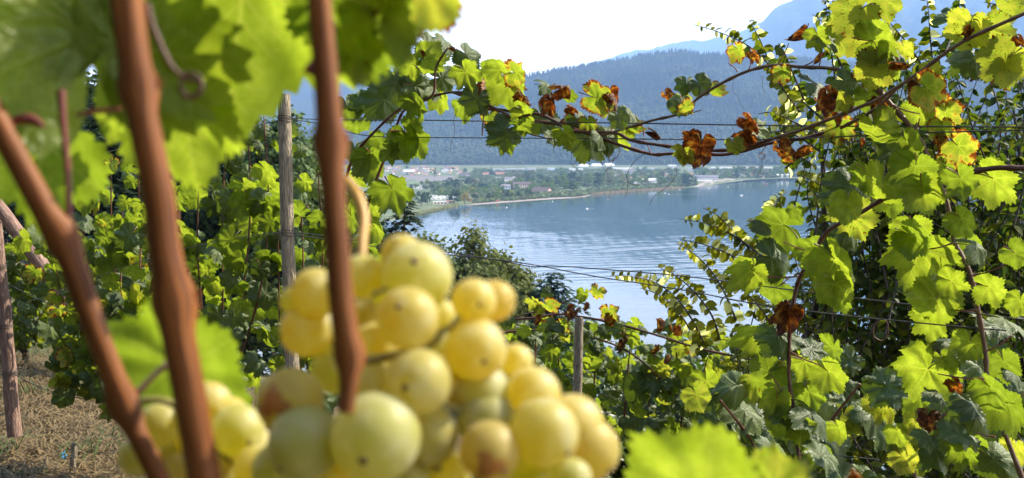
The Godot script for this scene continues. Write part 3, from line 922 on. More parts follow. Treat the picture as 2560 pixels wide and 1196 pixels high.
func lake_things() -> void:
	var hull := mat("boat_white", 0.75, 0.75, 0.74, 0.4)
	var foam := mat("foam", 0.75, 0.78, 0.8, 0.7)
	for t in [[1267, 519.5, 3.5, "small white motorboat near the left shore with a wake behind it", -52], [1663, 483.5, 3.6, "white motorboat off the reeds with a short wake", -34], [1672, 486.4, 3.0, "far white boat at the head of the longest wake", 84], [1468, 522.6, 6.0, "white boat alone on the middle of the lake in churned water", 18], [1854, 489.2, 8.0, "low white boat on the right part of the lake", 0], [1916, 461.2, 6.0, "reddish rowing boat near the far right shore", 0], [1773, 471.4, 5.0, "white boat just off the wide beach", 0], [1820, 467.4, 3.0, "small white boat off the right end of the wide beach", 0], [1381, 504, 2.5, "tiny white boat off the beach below the restaurant", 0], [1700, 475, 3.0, "tiny white boat off the big round tree", 0], [1520, 499, 3.0, "small reddish boat in the streaky water below the pier", 0]]:
		var p := on_level(t[0], t[1], LAKE + 0.1)
		var d := Vector2(p.x, p.z).length()
		var l: float = t[2] / FOC * d
		var v := thing("boat", t[3], "boat", p, "boats on the lake")
		v.rotation.y = rng.randf_range(-0.3, 0.3) + (PI if t[4] > 0 else 0.0)
		var b := Buf.new()
		var h := clampf(l * 0.18, 0.5, 1.2)
		var w := l * 0.16
		var top := [Vector3(-l / 2, h, -w), Vector3(l * 0.2, h, -w), Vector3(l / 2, h * 1.25, 0), Vector3(l * 0.2, h, w), Vector3(-l / 2, h, w)]
		for j in 5:
			var a: Vector3 = top[j]
			var c: Vector3 = top[(j + 1) % 5]
			b.quad(Vector3(c.x * 0.85, -0.2, c.z * 0.6), Vector3(a.x * 0.85, -0.2, a.z * 0.6), a, c)
			b.tri(Vector3(0, h * 0.8, 0), c, a)
		part("hull", b.mesh(false), hull if "white" in t[3] else mat("boat_red", 0.4, 0.1, 0.06, 0.5), v)
		b = Buf.new()
		b.box(Vector3(-l * 0.12, h * 0.8, -w * 0.6), Vector3(l * 0.14, h * 1.9, w * 0.6))
		part("cabin", b.mesh(false), hull, v)
		if t[4] != 0:
			var e := on_level(t[0] + t[4], t[1] + absf(t[4]) * 0.02 * (1 if t[4] < 0 else 0), LAKE + 0.16)
			b = Buf.new()
			var n := 14
			var side := (e - p).cross(Vector3.UP).normalized()
			for k in n:
				var u0 := float(k) / n
				var u1 := float(k + 1) / n
				var w0 := d * 0.0006 * (0.5 + 1.6 * u0) * (1.0 - u0 * 0.6)
				var w1 := d * 0.0006 * (0.5 + 1.6 * u1) * (1.0 - u1 * 0.9)
				var y := Vector3.UP * 0.18
				b.quad(p.lerp(e, u0) - side * w0 + y, p.lerp(e, u0) + side * w0 + y, p.lerp(e, u1) + side * w1 + y, p.lerp(e, u1) - side * w1 + y)
			var o := part("wake_foam", b.mesh(false), foam, self)
			tag(o, "line of white foam trailing from a boat on the lake", "", "", "stuff")
	# bathing platform at the pier
	var p := on_level(1432, 494.5, LAKE)
	var v := thing("pier", "dark bathing pier on posts reaching into the lake from the beach", "pier", p)
	var d := Vector2(p.x, p.z).length()
	var l := 52.0 / FOC * d
	var b := Buf.new()
	b.box(Vector3(-l / 2, 0.7, -2), Vector3(l / 2, 1.0, 2))
	part("deck", b.mesh(false), mat("pier_wood", 0.07, 0.05, 0.045, 0.9), v)
	for k in 6:
		b = Buf.new()
		b.box(Vector3(-l / 2 + (k + 0.5) * l / 6 - 0.2, -1, 1.4), Vector3(-l / 2 + (k + 0.5) * l / 6 + 0.2, 0.7, 1.8))
		part("post", b.mesh(false), M.pier_wood, v)
	b = Buf.new()
	b.box(Vector3(-l * 0.46, 1.0, -1.4), Vector3(-l * 0.32, 3.4, 1.2))
	part("hut", b.mesh(false), M.pier_wood, v)
	# parasols on the two beaches
	var cloths := [[0.05, 0.45, 0.05, "green"], [0.75, 0.35, 0.02, "orange"], [0.65, 0.06, 0.04, "red"], [0.8, 0.8, 0.78, "white"], [0.1, 0.2, 0.55, "blue"]]
	for t in [[1316, 499.2, 0, "left part of the long beach"], [1330, 499, 1, "left part of the long beach, beside the green one"], [1243, 507.4, 2, "long beach below the second tree of the row"], [1360, 496, 3, "long beach below the restaurant roof"], [1385, 494, 2, "long beach just left of the pier"], [1395, 492.6, 3, "long beach at the foot of the pier"], [1410, 490.6, 1, "long beach behind the pier"], [1755, 463.2, 2, "left part of the wide beach"], [1768, 462.6, 2, "middle of the wide beach"], [1762, 464.6, 4, "middle of the wide beach"], [1790, 459, 3, "right part of the wide beach"], [1198, 508, 3, "start of the long beach by the low beach house"]]:
		var q := plain_at(on_level(t[0], t[1], LAKE))
		q.y = maxf(q.y, LAKE) + 0.2
		var c: Array = cloths[t[2]]
		var u := thing("parasol", "%s parasol on the %s" % [c[3], t[3]], "parasol", q, "parasols on the beaches")
		var pb := Buf.new()
		pb.tube(PackedVector3Array([Vector3.ZERO, Vector3(0, 2.2, 0)]), PackedFloat32Array([0.04, 0.04]), 5)
		part("pole", pb.mesh(), mat("boat_white", 0.75, 0.75, 0.74, 0.4), u)
		pb = Buf.new()
		for j in 8:
			var a0 := TAU * j / 8
			var a1 := TAU * (j + 1) / 8
			pb.tri(Vector3(0, 2.7, 0), Vector3(sin(a0) * 1.7, 2.0, cos(a0) * 1.7), Vector3(sin(a1) * 1.7, 2.0, cos(a1) * 1.7))
		part("canopy", pb.mesh(false), mat("parasol_" + c[3], c[0], c[1], c[2], 0.8), u)


# ---------------------------------------------------------------- vine leaves
# outline of a vine leaf: distance from the stalk's end in the direction A (0 = tip), five lobes and an open bay at the stalk
var lobe_a := [0.0, 0.50, 0.93, 1.42, 1.92, 2.45, 2.85, PI]
var lobe_r := [1.0, 0.79, 0.95, 0.74, 0.86, 0.76, 0.62, 0.12]

func leaf_radius(a: float, deep: float) -> float:
	a = absf(a)
	for k in 7:
		if a <= lobe_a[k + 1]:
			var t: float = (a - lobe_a[k]) / (lobe_a[k + 1] - lobe_a[k])
			var x: float = lobe_r[k]
			var y: float = lobe_r[k + 1]
			if k == 1 or k == 3: x += deep
			if k == 0 or k == 2: y += deep
			t = t * t * (3 - 2 * t) if k > 3 else lerpf(t, t * t * (3 - 2 * t), 0.45)
			return lerpf(x, y, t)
	return 0.1

# one blade, about 1.5 wide, stalk end at the origin, tip along -y, upper face +z
func leaf_mesh(sd: int, deep: float, fold: float, droop: float, wave: float, roll: float, crumple: float) -> ArrayMesh:
	var r := RandomNumberGenerator.new()
	r.seed = sd
	var f := FastNoiseLite.new()
	f.seed = sd
	f.frequency = 0.9
	f.fractal_octaves = 3
	var b := Buf.new()
	var around := 76
	var rings := [0.0, 0.28, 0.52, 0.74, 0.9, 1.0]
	var skew := r.randf_range(-0.08, 0.08)
	var tooth := PackedFloat32Array()
	for k in around: tooth.append((0.045 if k % 2 == 0 else -0.055) * r.randf_range(0.5, 1.5))
	tooth.append(tooth[0])
	for q in rings.size():
		for k in around + 1:
			var a := (float(k) / around - 0.5) * TAU
			var rad: float = leaf_radius(a + skew * sin(a), deep) * rings[q]
			if q == 5: rad *= 1.0 + tooth[k]
			if q == 4: rad *= 1.0 + tooth[k] * 0.2
			var x := sin(a) * rad
			var y := -cos(a) * rad
			var z := -fold * absf(x) * 0.6 - droop * rad * rad * 0.5 - droop * 0.5 * maxf(0, -y) * maxf(0, -y)
			z += wave * 0.22 * f.get_noise_2d(x, y) * (0.3 + rad) + wave * 0.06 * sin(a * 9.0 + sd) * rad * rad
			# swells between the veins
			z += 0.025 * absf(sin(a * 3.4)) * sin(minf(rad, 1.0) * PI)
			b.uv.append(Vector2(0.5 + x / 2.2, (0.85 - y) / 2.0))
			if crumple > 0.0:
				z += crumple * (0.55 * absf(f.get_noise_2d(x * 1.1 + 9, y * 1.1)) + 0.10 * absf(f.get_noise_2d(x * 3.0, y * 3.0 + 7))) * 1.3
				x *= 1.0 - 0.22 * crumple * (1 + f.get_noise_2d(y * 2.0, 3.0))
			if roll != 0.0:
				var rr := 0.55 / roll
				var c := x + 0.25 * y
				var zz := z
				x = rr * sin(c / rr) - 0.25 * y + zz * sin(c / rr) * 0.5
				z = -rr * (1 - cos(c / rr)) + zz * cos(c / rr)
				var e := y / (rr * 1.6)
				var z0 := z
				y = rr * 1.6 * sin(e)
				z = z0 - rr * 0.8 * (1 - cos(e))
			b.v.append(Vector3(x, y, z))
	for q in rings.size() - 1:
		for k in around:
			var a := q * (around + 1) + k
			var d := a + around + 1
			if q > 0:
				for w in [a, a + 1, d]: b.i.append(w)
			for w in [a + 1, d + 1, d]: b.i.append(w)
	return b.mesh()

var leaves_flat := []
var leaves_dry := []
var stalks := []
var leaf_mats := {}

func vein_map(size: int) -> PackedFloat32Array:
	var out := PackedFloat32Array()
	out.resize(size * size)
	var line := func(a: Vector2, b: Vector2, w0: float, w1: float, bow: Vector2, strong: float) -> void:
		var n := int(a.distance_to(b) * size * 0.7) + 2
		for k in n + 1:
			var t := float(k) / n
			var p := a.lerp(b, t) + bow * (t * (1 - t) * 4.0)
			var w := lerpf(w0, w1, t)
			var c := Vector2((0.5 + p.x / 2.2) * size, (0.85 - p.y) / 2.0 * size)
			var e := int(w) + 2
			for y in range(int(c.y) - e, int(c.y) + e + 1):
				for x in range(int(c.x) - e, int(c.x) + e + 1):
					if x < 0 or y < 0 or x >= size or y >= size: continue
					var s := clampf(1.2 - Vector2(x + 0.5, y + 0.5).distance_to(c) / w, 0, 1) * strong
					if s > out[y * size + x]: out[y * size + x] = s
	for lobe in [[0.0, 1.0], [0.93, 0.9], [-0.93, 0.9], [1.92, 0.76], [-1.92, 0.76]]:
		var dir := Vector2(sin(lobe[0]), -cos(lobe[0]))
		var tip: Vector2 = dir * lobe[1]
		line.call(Vector2.ZERO, tip, size * 0.0085, size * 0.003, Vector2.ZERO, 1.0)
		for k in 6:
			for s in [-1, 1]:
				var t := 0.2 + k * 0.13 + 0.05 * float(s > 0)
				var a: Vector2 = tip * t
				var b: Vector2 = a + dir.rotated(s * 0.85) * (0.42 - 0.32 * t) * lobe[1]
				line.call(a, b, size * 0.0045, size * 0.0024, dir * 0.02, 0.7)
				for j in 3:
					for s2 in [-1, 1]:
						var c := a.lerp(b, 0.3 + 0.25 * j)
						line.call(c, c + (b - a).normalized().rotated(s2 * 0.9) * 0.07, size * 0.003, size * 0.002, Vector2.ZERO, 0.35)
	return out

func leaf_textures() -> void:
	var size := 256
	var veins := vein_map(size)
	var f := FastNoiseLite.new()
	f.frequency = 0.016
	f.fractal_octaves = 4
	f.seed = 3
	var g := FastNoiseLite.new()
	g.frequency = 0.09
	g.fractal_octaves = 2
	g.seed = 8
	var relief := Image.create_empty(size, size, false, Image.FORMAT_L8)
	var kinds := {"green": null, "yellow": null, "edged": null, "dry": null, "spotted": null, "deep": null}
	for k in kinds: kinds[k] = Image.create_empty(size, size, false, Image.FORMAT_RGB8)
	var green := Color(0.20, 0.265, 0.026)
	var yellow := Color(0.35, 0.34, 0.06)
	var brown := Color(0.15, 0.042, 0.012)
	var orange := Color(0.40, 0.15, 0.022)
	var dark := Color(0.055, 0.02, 0.01)
	for y in size:
		for x in size:
			var v := veins[y * size + x]
			var n := f.get_noise_2d(x, y)
			var h := g.get_noise_2d(x, y)
			var px := (x / 256.0 - 0.5) * 2.2
			var py := 0.85 - y / 256.0 * 2.0
			var a := atan2(px, -py)
			var rim := Vector2(px, py).length() / maxf(0.15, leaf_radius(a, 0.03))
			var leafy := green * (1.0 + 0.28 * n + 0.14 * h)
			leafy = leafy.lerp(Color(0.36, 0.39, 0.09), 0.7 * v + clampf(0.35 * n, 0, 0.2))
			kinds.green.set_pixel(x, y, leafy.linear_to_srgb())
			var deep := Color(0.105, 0.148, 0.032) * (1.0 + 0.25 * n + 0.15 * h)  # darker upper-face green, with the shade of s and w leaves painted in
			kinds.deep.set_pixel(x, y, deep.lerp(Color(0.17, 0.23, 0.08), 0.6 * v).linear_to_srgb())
			var aged := yellow.lerp(green * 1.25, clampf(0.45 + 1.3 * n + 0.2 * h, 0, 1)).lerp(Color(0.36, 0.36, 0.07), 0.5 * v)
			aged = aged.lerp(brown, smoothstep(0.38, 0.5, h * 0.6 + n * 0.6))
			kinds.yellow.set_pixel(x, y, aged.linear_to_srgb())
			var scorch := smoothstep(0.84, 1.0, rim + 0.5 * n + 0.10 * h)
			var edged := leafy.lerp(yellow, smoothstep(0.45, 0.85, rim + 0.5 * n)).lerp(orange, smoothstep(0.76, 0.94, rim + 0.5 * n)).lerp(brown, scorch)
			kinds.edged.set_pixel(x, y, edged.linear_to_srgb())
			var dry := brown.lerp(orange, smoothstep(-0.1, 0.45, n + 0.3 * h)).lerp(dark, smoothstep(0.05, 0.5, -n + 0.3 * h)).lerp(Color(0.42, 0.33, 0.06), smoothstep(0.35, 0.5, n - 0.3 * h))
			dry = dry.lerp(Color(0.30, 0.13, 0.04), 0.5 * v)
			kinds.dry.set_pixel(x, y, dry.linear_to_srgb())
			var spotted := leafy.lerp(yellow * 0.9, clampf(0.55 - n, 0, 0.8)).lerp(brown * 0.9, smoothstep(0.42, 0.5, h * 0.8 + 0.3 * n)).lerp(brown, smoothstep(0.98, 1.05, rim + 0.3 * n))
			kinds.spotted.set_pixel(x, y, spotted.linear_to_srgb())
			var l := clampf(0.45 + 0.22 * h + 0.2 * n + 0.0 - 0.45 * v, 0, 1)
			relief.set_pixel(x, y, Color(l, l, l))
	var height := ImageTexture.create_from_image(relief)
	for k in kinds:
		var t := ImageTexture.create_from_image(kinds[k])
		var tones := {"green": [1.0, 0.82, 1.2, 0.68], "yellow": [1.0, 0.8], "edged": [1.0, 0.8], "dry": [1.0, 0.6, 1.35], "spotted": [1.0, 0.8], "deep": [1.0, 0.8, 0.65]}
		leaf_mats[k] = []
		for tone in tones[k]:
			var m := StandardMaterial3D.new()
			m.resource_name = "vine_leaf_" + k
			m.albedo_texture = t
			m.albedo_color = lin(tone * (0.92 if tone < 1 else 1.0), tone, tone).clamp(Color.BLACK, Color.WHITE) if tone <= 1.0 else Color.WHITE
			m.roughness = 0.42 if k != "dry" else 0.6
			m.metallic_specular = 0.58
			m.backlight_enabled = true
			m.backlight = Color(1.2, 1.2, 0.86) if k != "dry" else Color(0.92, 0.80, 0.6)
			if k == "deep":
				m.backlight = Color(0.86, 0.88, 0.5)  # lets less light through, part of the painted shade
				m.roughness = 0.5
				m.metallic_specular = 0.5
			if tone > 1.0: m.backlight = Color(1.22, 1.22, 0.88)
			m.heightmap_enabled = true
			m.heightmap_texture = height
			m.heightmap_scale = 0.25 if k != "dry" else 0.6
			leaf_mats[k].append(m)

func leaf_library() -> void:
	leaf_textures()
	leaves_flat = [leaf_mesh(1, 0.0, 0.18, 0.25, 0.8, 0, 0), leaf_mesh(2, -0.07, 0.4, 0.4, 1.1, 0, 0), leaf_mesh(3, 0.04, -0.25, 0.45, 1.3, 0, 0), leaf_mesh(4, 0.0, 0.6, 0.2, 0.9, 0, 0), leaf_mesh(5, -0.1, 0.1, 0.7, 1.4, 0, 0), leaf_mesh(6, 0.03, 0.45, 0.6, 1.0, 0, 0), leaf_mesh(7, -0.04, 0.0, 0.15, 1.7, 0, 0), leaf_mesh(8, 0.02, 0.3, 0.3, 1.0, 0.35, 0), leaf_mesh(9, -0.05, 0.2, 0.5, 1.2, 0.5, 0.15)]
	leaves_dry = [leaf_mesh(11, -0.1, 0.6, 0.3, 0.5, 0.7, 0.6), leaf_mesh(12, -0.1, 1.1, 0.5, 0.4, 1.1, 0.4), leaf_mesh(13, -0.05, -0.5, 0.2, 0.6, 0.9, 0.7), leaf_mesh(14, -0.1, 1.4, 0.4, 0.5, 0.3, 0.6), leaf_mesh(15, -0.1, 0.5, 0.8, 0.4, 1.5, 0.3)]
	for k in 3:
		var q := [Vector3.ZERO, Vector3(0.03 * (k - 1), 0.2, -0.07), Vector3(0.1 * (k - 1), 0.42, -0.2), Vector3(0.22 * (k - 1), 0.62, -0.4)]
		stalks.append(tube_mesh(q, [0.016, 0.018, 0.02, 0.03], 3, 5))
	leaf_mats["stalk"] = [mat("leaf_stalk", 0.22, 0.06, 0.035, 0.5), mat("leaf_stalk_green", 0.20, 0.19, 0.05, 0.5)]

# A leaf of a vine. P: middle of the blade; WIDE: its width in metres; TIP: where the tip points as one looks at it (0 down, 90 right);
# KIND: g lit through, s and q edge-on to the sun, w shining in it, y aged, m scorched rim, p spotted, o dry
func vine_leaf(parent: Node3D, kind: String, p: Vector3, wide: float, tip: float, stalk := true, loose := 0.25) -> MeshInstance3D:
	var see := (eye - p).normalized()
	var jit := Vector3(rng.randf_range(-1, 1), rng.randf_range(-1, 1), rng.randf_range(-1, 1)) * loose
	var nrm: Vector3
	match kind:
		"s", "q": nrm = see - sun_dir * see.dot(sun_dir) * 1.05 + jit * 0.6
		"w": nrm = see * 0.75 + sun_dir + jit * 0.7
		"o": nrm = see - sun_dir * 0.7 + jit * 2.2
		_: nrm = see - sun_dir * 0.75 + jit
	nrm = nrm.normalized()
	var t := deg_to_rad(tip + rng.randf_range(-12, 12))
	var down := look * Vector3(sin(t), -cos(t), 0)
	down = (down - nrm * down.dot(nrm)).normalized()
	var s := wide / 1.5
	var up_face := nrm
	if kind != "w" and kind != "s" and rng.randf() < 0.8: up_face = -nrm     # lit from beyond: we look at its underside
	var basis := Basis((-down).cross(up_face), -down, up_face).scaled_local(Vector3(s * rng.randf_range(0.92, 1.08), s, s))
	var list: Array = leaves_dry if kind == "o" else leaves_flat
	var key: String = {"y": "yellow", "m": "edged", "o": "dry", "p": "spotted", "s": "deep", "w": "deep"}.get(kind, "green")  # s and w take the green darkened for shade
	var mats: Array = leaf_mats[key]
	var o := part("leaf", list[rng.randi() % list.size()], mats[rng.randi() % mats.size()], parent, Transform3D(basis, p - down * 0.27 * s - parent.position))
	if stalk:
		part("leaf_stalk", stalks[rng.randi() % 3], leaf_mats.stalk[0 if rng.randf() < 0.75 else 1], o)
	return o


# ---------------------------------------------------------------- the row of vines that frames the view
# depth of the row of vines behind a pixel column
func row_depth(px: float) -> float:
	var k := (px - 1280.0) / FOC
	return 4.2 - 1.8 * (4.2 * k + 0.857) / (1.976 + 1.8 * k)

func wood_mats() -> void:
	var m := mat("cane_bark", 1, 1, 1, 0.55)
	m.albedo_texture = speckle(0.012, lin(0.06, 0.02, 0.010), lin(0.19, 0.07, 0.03), 51, 256, 5)
	m.uv1_scale = Vector3(1, 0.12, 1)
	m.heightmap_enabled = true
	m.heightmap_texture = bumps(0.03, 52)
	m.heightmap_scale = 0.08
	var t := mat("cane_tan", 1, 1, 1, 0.6)
	t.albedo_texture = speckle(0.02, lin(0.10, 0.05, 0.022), lin(0.21, 0.12, 0.055), 53, 256, 5)
	t.uv1_scale = Vector3(1, 0.3, 1)
	var o := mat("old_bark", 1, 1, 1, 0.9)
	o.albedo_texture = speckle(0.02, lin(0.025, 0.016, 0.01), lin(0.10, 0.065, 0.04), 54, 256, 5)
	o.heightmap_enabled = true
	o.heightmap_texture = bumps(0.05, 55)
	o.heightmap_scale = 0.6
	var w := mat("weathered_wood", 1, 1, 1, 0.9)
	w.albedo_texture = speckle(0.03, lin(0.17, 0.135, 0.09), lin(0.42, 0.35, 0.25), 56, 256, 5)
	w.uv1_scale = Vector3(2, 0.12, 1)
	w.heightmap_enabled = true
	w.heightmap_texture = bumps(0.06, 57)
	w.heightmap_scale = 0.4
	var r := mat("reddish_wood", 1, 1, 1, 0.9)
	r.albedo_texture = speckle(0.03, lin(0.16, 0.09, 0.065), lin(0.34, 0.22, 0.165), 58, 256, 5)
	r.uv1_scale = Vector3(2, 0.12, 1)
	r.heightmap_enabled = true
	r.heightmap_texture = w.heightmap_texture
	r.heightmap_scale = 0.4
	mat("wire", 0.06, 0.05, 0.045, 0.5, 0.6)
	mat("tendril", 0.13, 0.055, 0.03, 0.6)
	mat("dry_tendril", 0.06, 0.035, 0.025, 0.7)

# a cane as a polyline [x, y] of pixels at the row's depth, thick at its nodes
func cane(parent: Node3D, pts: Array, w0: float, w1: float, m: Material, extra := 0.0, per := 5) -> Array:
	var q := []
	var ws := []
	for k in pts.size():
		var d: float = (pts[k][2] if pts[k].size() > 2 else row_depth(pts[k][0])) + extra
		q.append(at(pts[k][0], pts[k][1], d) - parent.position)
		ws.append(lerpf(w0, w1, float(k) / (pts.size() - 1)) * 0.5)
	var s := smooth(q, ws, per)
	for k in range(2, s[1].size(), 5): s[1][k] *= 1.35
	var b := Buf.new()
	b.tube(s[0], s[1], 8)
	part("cane", b.mesh(), m, parent)
	var out := []
	for p in s[0]: out.append(p + parent.position)
	return out

func curl(parent: Node3D, pts: Array, d: float, w: float, m: Material, coil := Vector3.ZERO) -> void:
	var q := []
	var ws := []
	for p in pts:
		q.append(at(p[0], p[1], d) - parent.position)
		ws.append(w * 0.5)
	if coil.z > 0.0:
		var a0 := atan2(pts[-1][1] - coil.y, pts[-1][0] - coil.x)
		for k in 26:
			var a := a0 + k * 0.42
			var r := coil.z * (1.0 - 0.018 * k)
			q.append(at(coil.x + cos(a) * r, coil.y + sin(a) * r, d + 0.0006 * k * d) - parent.position)
			ws.append(w * 0.5 * (1.0 - 0.02 * k))
	part("tendril", tube_mesh(q, ws, 4, 6), m, parent)

func put_leaves(parent: Node3D, list: Array, extra := 0.0) -> void:
	for l in list:
		var d: float = row_depth(l[1]) + extra + rng.randf_range(-0.1, 0.1)
		vine_leaf(parent, l[0], at(l[1], l[2], d), l[3] * 1.0 / FOC * d, l[4] if l.size() > 4 else rng.randf_range(-40, 60))

func arch_vine() -> void:
	var v := thing("grapevine", "grapevine arching over the wires between the post and the right side, scorched leaves along it", "grapevine", at(960, 900, row_depth(960)), "vines of the front row")
	var b: Material = M.cane_bark
	cane(v, [[880, 900], [850, 700], [852, 560], [865, 451], [888, 386], [940, 326], [1000, 273], [1066, 246], [1131, 231], [1180, 236]], 0.012, 0.007, b)
	cane(v, [[880, 900], [900, 640], [920, 512], [950, 426], [983, 346], [995, 306], [1016, 271], [1080, 240], [1090, 170], [1120, 120]], 0.012, 0.006, b, -0.04)
	cane(v, [[1131, 231], [1190, 250], [1250, 278], [1290, 296], [1340, 285], [1392, 306], [1422, 326], [1477, 331], [1542, 334], [1577, 351], [1640, 362], [1708, 371], [1775, 377], [1850, 372], [1930, 348]], 0.0095, 0.0085, b)
	cane(v, [[1211, 273], [1262, 276], [1330, 300], [1420, 318], [1552, 364], [1628, 386], [1673, 385], [1750, 384], [1820, 386], [1936, 356], [2011, 346], [2101, 321]], 0.0088, 0.0088, b, 0.03)
	cane(v, [[1480, 345], [1567, 321], [1632, 301], [1700, 284], [1745, 246], [1800, 211], [1870, 178], [1941, 163], [2001, 168], [2071, 171], [2116, 181], [2177, 211]], 0.007, 0.0095, M.cane_tan)
	cane(v, [[1205, 340], [1209, 290], [1215, 270]], 0.004, 0.005, b)
	cane(v, [[1215, 320], [1300, 330], [1380, 350]], 0.004, 0.004, M.cane_tan)
	put_leaves(v, [
		["g", 950, 193, 74, 290], ["g", 1020, 158, 66, 250], ["s", 1088, 122, 80, 60], ["w", 1121, 112, 66, 90], ["s", 1176, 146, 72, 60], ["o", 1063, 138, 30], ["o", 1138, 123, 30],
		["g", 1076, 152, 80, 90], ["g", 1246, 166, 64, 200], ["s", 1016, 186, 75, 240], ["s", 990, 221, 85, 0], ["s", 950, 261, 104, 330], ["w", 1091, 226, 56, 90], ["s", 1116, 196, 72, 80],
		["g", 1171, 191, 74, 20], ["g", 1221, 196, 72, 30], ["s", 1050, 221, 72, 60], ["g", 1046, 266, 78, 30], ["g", 1101, 256, 62, 0], ["s", 1186, 258, 74, 340], ["g", 1161, 276, 62, 10],
		["g", 1276, 231, 96, 350], ["m", 1301, 186, 72, 90], ["o", 1226, 231, 66, 20], ["o", 1306, 208, 44], ["o", 1316, 246, 50], ["g", 1316, 281, 66, 60], ["s", 1362, 306, 82, 20],
		["o", 1379, 263, 62, 0], ["w", 1372, 216, 60, 110], ["o", 1412, 221, 64, 110], ["g", 1427, 243, 38, 90], ["o", 1432, 273, 38, 60], ["g", 1306, 321, 52, 10], ["s", 1251, 336, 84, 300],
		["g", 1271, 361, 56, 20], ["m", 1219, 301, 54, 340], ["w", 1382, 346, 46, 20], ["g", 1417, 341, 62, 20], ["s", 1467, 361, 104, 330], ["s", 1522, 356, 72, 20], ["w", 1507, 346, 62, 90],
		["o", 1432, 311, 52], ["s", 1447, 311, 62, 30], ["m", 1472, 311, 48], ["m", 1505, 250, 92, 90], ["o", 1525, 246, 60], ["o", 1542, 256, 66, 20], ["w", 1582, 286, 66, 70], ["s", 1552, 301, 56, 20],
		["m", 1587, 321, 52], ["g", 1552, 346, 56, 270], ["o", 1643, 336, 50, 80], ["o", 1673, 246, 42], ["s", 1698, 261, 48]])
	put_leaves(v, [
		["g", 880, 306, 72, 300], ["s", 895, 261, 64, 300], ["s", 870, 271, 62], ["g", 1040, 351, 104, 40], ["g", 1020, 361, 92, 0], ["g", 945, 361, 78, 330], ["g", 930, 411, 88, 0], ["g", 985, 381, 58, 60],
		["g", 990, 487, 100, 30], ["w", 958, 472, 40, 20], ["g", 890, 451, 74, 0], ["g", 875, 512, 66, 0], ["g", 935, 522, 54], ["s", 910, 421, 54], ["s", 885, 386, 54], ["g", 945, 577, 64, 30], ["g", 880, 552, 66],
		["s", 860, 610, 70], ["g", 925, 610, 70], ["s", 870, 660, 80], ["g", 930, 660, 70]])
	# dry leaves and aged ones that hang on along the right half of the arch
	put_leaves(v, [
		["s", 1715, 216, 52, 0], ["s", 1755, 216, 56, 40], ["m", 1795, 231, 50, 70], ["y", 1710, 251, 44], ["s", 1703, 266, 52, 0], ["m", 1720, 272, 40], ["m", 1850, 133, 52, 20], ["o", 1888, 140, 44, 20],
		["o", 2001, 95, 78, 300], ["o", 2051, 145, 44], ["m", 1961, 186, 50, 0], ["o", 1881, 311, 66, 60], ["w", 1901, 326, 76, 90], ["o", 1855, 346, 66, 300], ["y", 1835, 371, 48, 0],
		["o", 1745, 381, 104, 340], ["y", 1708, 392, 56, 330], ["o", 1956, 386, 70, 30], ["o", 1996, 381, 68, 330]])
	var t: Material = M.dry_tendril
	curl(v, [[1145, 270], [1135, 300], [1137, 330], [1128, 360], [1126, 378]], 3.5, 0.0014, t)
	curl(v, [[1250, 350], [1246, 370], [1250, 384]], 3.4, 0.0014, t)
	curl(v, [[1384, 362], [1383, 383]], 3.3, 0.0014, t)
	curl(v, [[1430, 385], [1428, 410], [1442, 422], [1452, 432], [1455, 444], [1446, 442]], 3.2, 0.0014, t)
	curl(v, [[1447, 384], [1443, 398], [1434, 414]], 3.2, 0.0013, t)
	curl(v, [[1550, 372], [1545, 390], [1535, 398]], 3.15, 0.0022, M.tendril, Vector3(1528, 394, 9))
	curl(v, [[1535, 398], [1528, 415], [1512, 430], [1508, 447]], 3.15, 0.0013, t)
	curl(v, [[1500, 384], [1515, 420], [1521, 447]], 3.15, 0.0011, M.tendril)
	curl(v, [[1615, 384], [1590, 400], [1570, 430], [1567, 445], [1574, 458], [1592, 464], [1596, 458]], 3.1, 0.0017, t)
	curl(v, [[1567, 440], [1570, 470], [1562, 495]], 3.1, 0.0013, t)
	curl(v, [[1692, 418], [1688, 442], [1665, 470], [1635, 492], [1625, 512]], 3.05, 0.0014, t)
	curl(v, [[1612, 392], [1611, 405]], 3.1, 0.0012, t)
	curl(v, [[1915, 365], [1905, 380], [1900, 386]], 2.85, 0.002, M.tendril, Vector3(1905, 391, 9))
	curl(v, [[1905, 400], [1903, 420], [1892, 445]], 2.85, 0.0013, t)
	curl(v, [[1835, 200], [1832, 225], [1845, 245], [1850, 262], [1862, 272]], 2.95, 0.0011, t)
	curl(v, [[1905, 190], [1908, 225], [1914, 236]], 2.9, 0.0011, t)
	for s in [[1945, 160, 1972, 108], [1870, 178, 1876, 150], [2047, 168, 2052, 125], [1995, 168, 2002, 205], [1845, 180, 1820, 158], [2010, 165, 2035, 152], [1700, 290, 1755, 275], [1610, 340, 1598, 300], [1628, 386, 1605, 345], [1528, 330, 1520, 275], [1400, 306, 1432, 265]]:
		cane(v, [[s[0], s[1]], [(s[0] + s[2]) * 0.5 + 3, (s[1] + s[3]) * 0.5], [s[2], s[3]]], 0.0032, 0.0024, M.leaf_stalk)

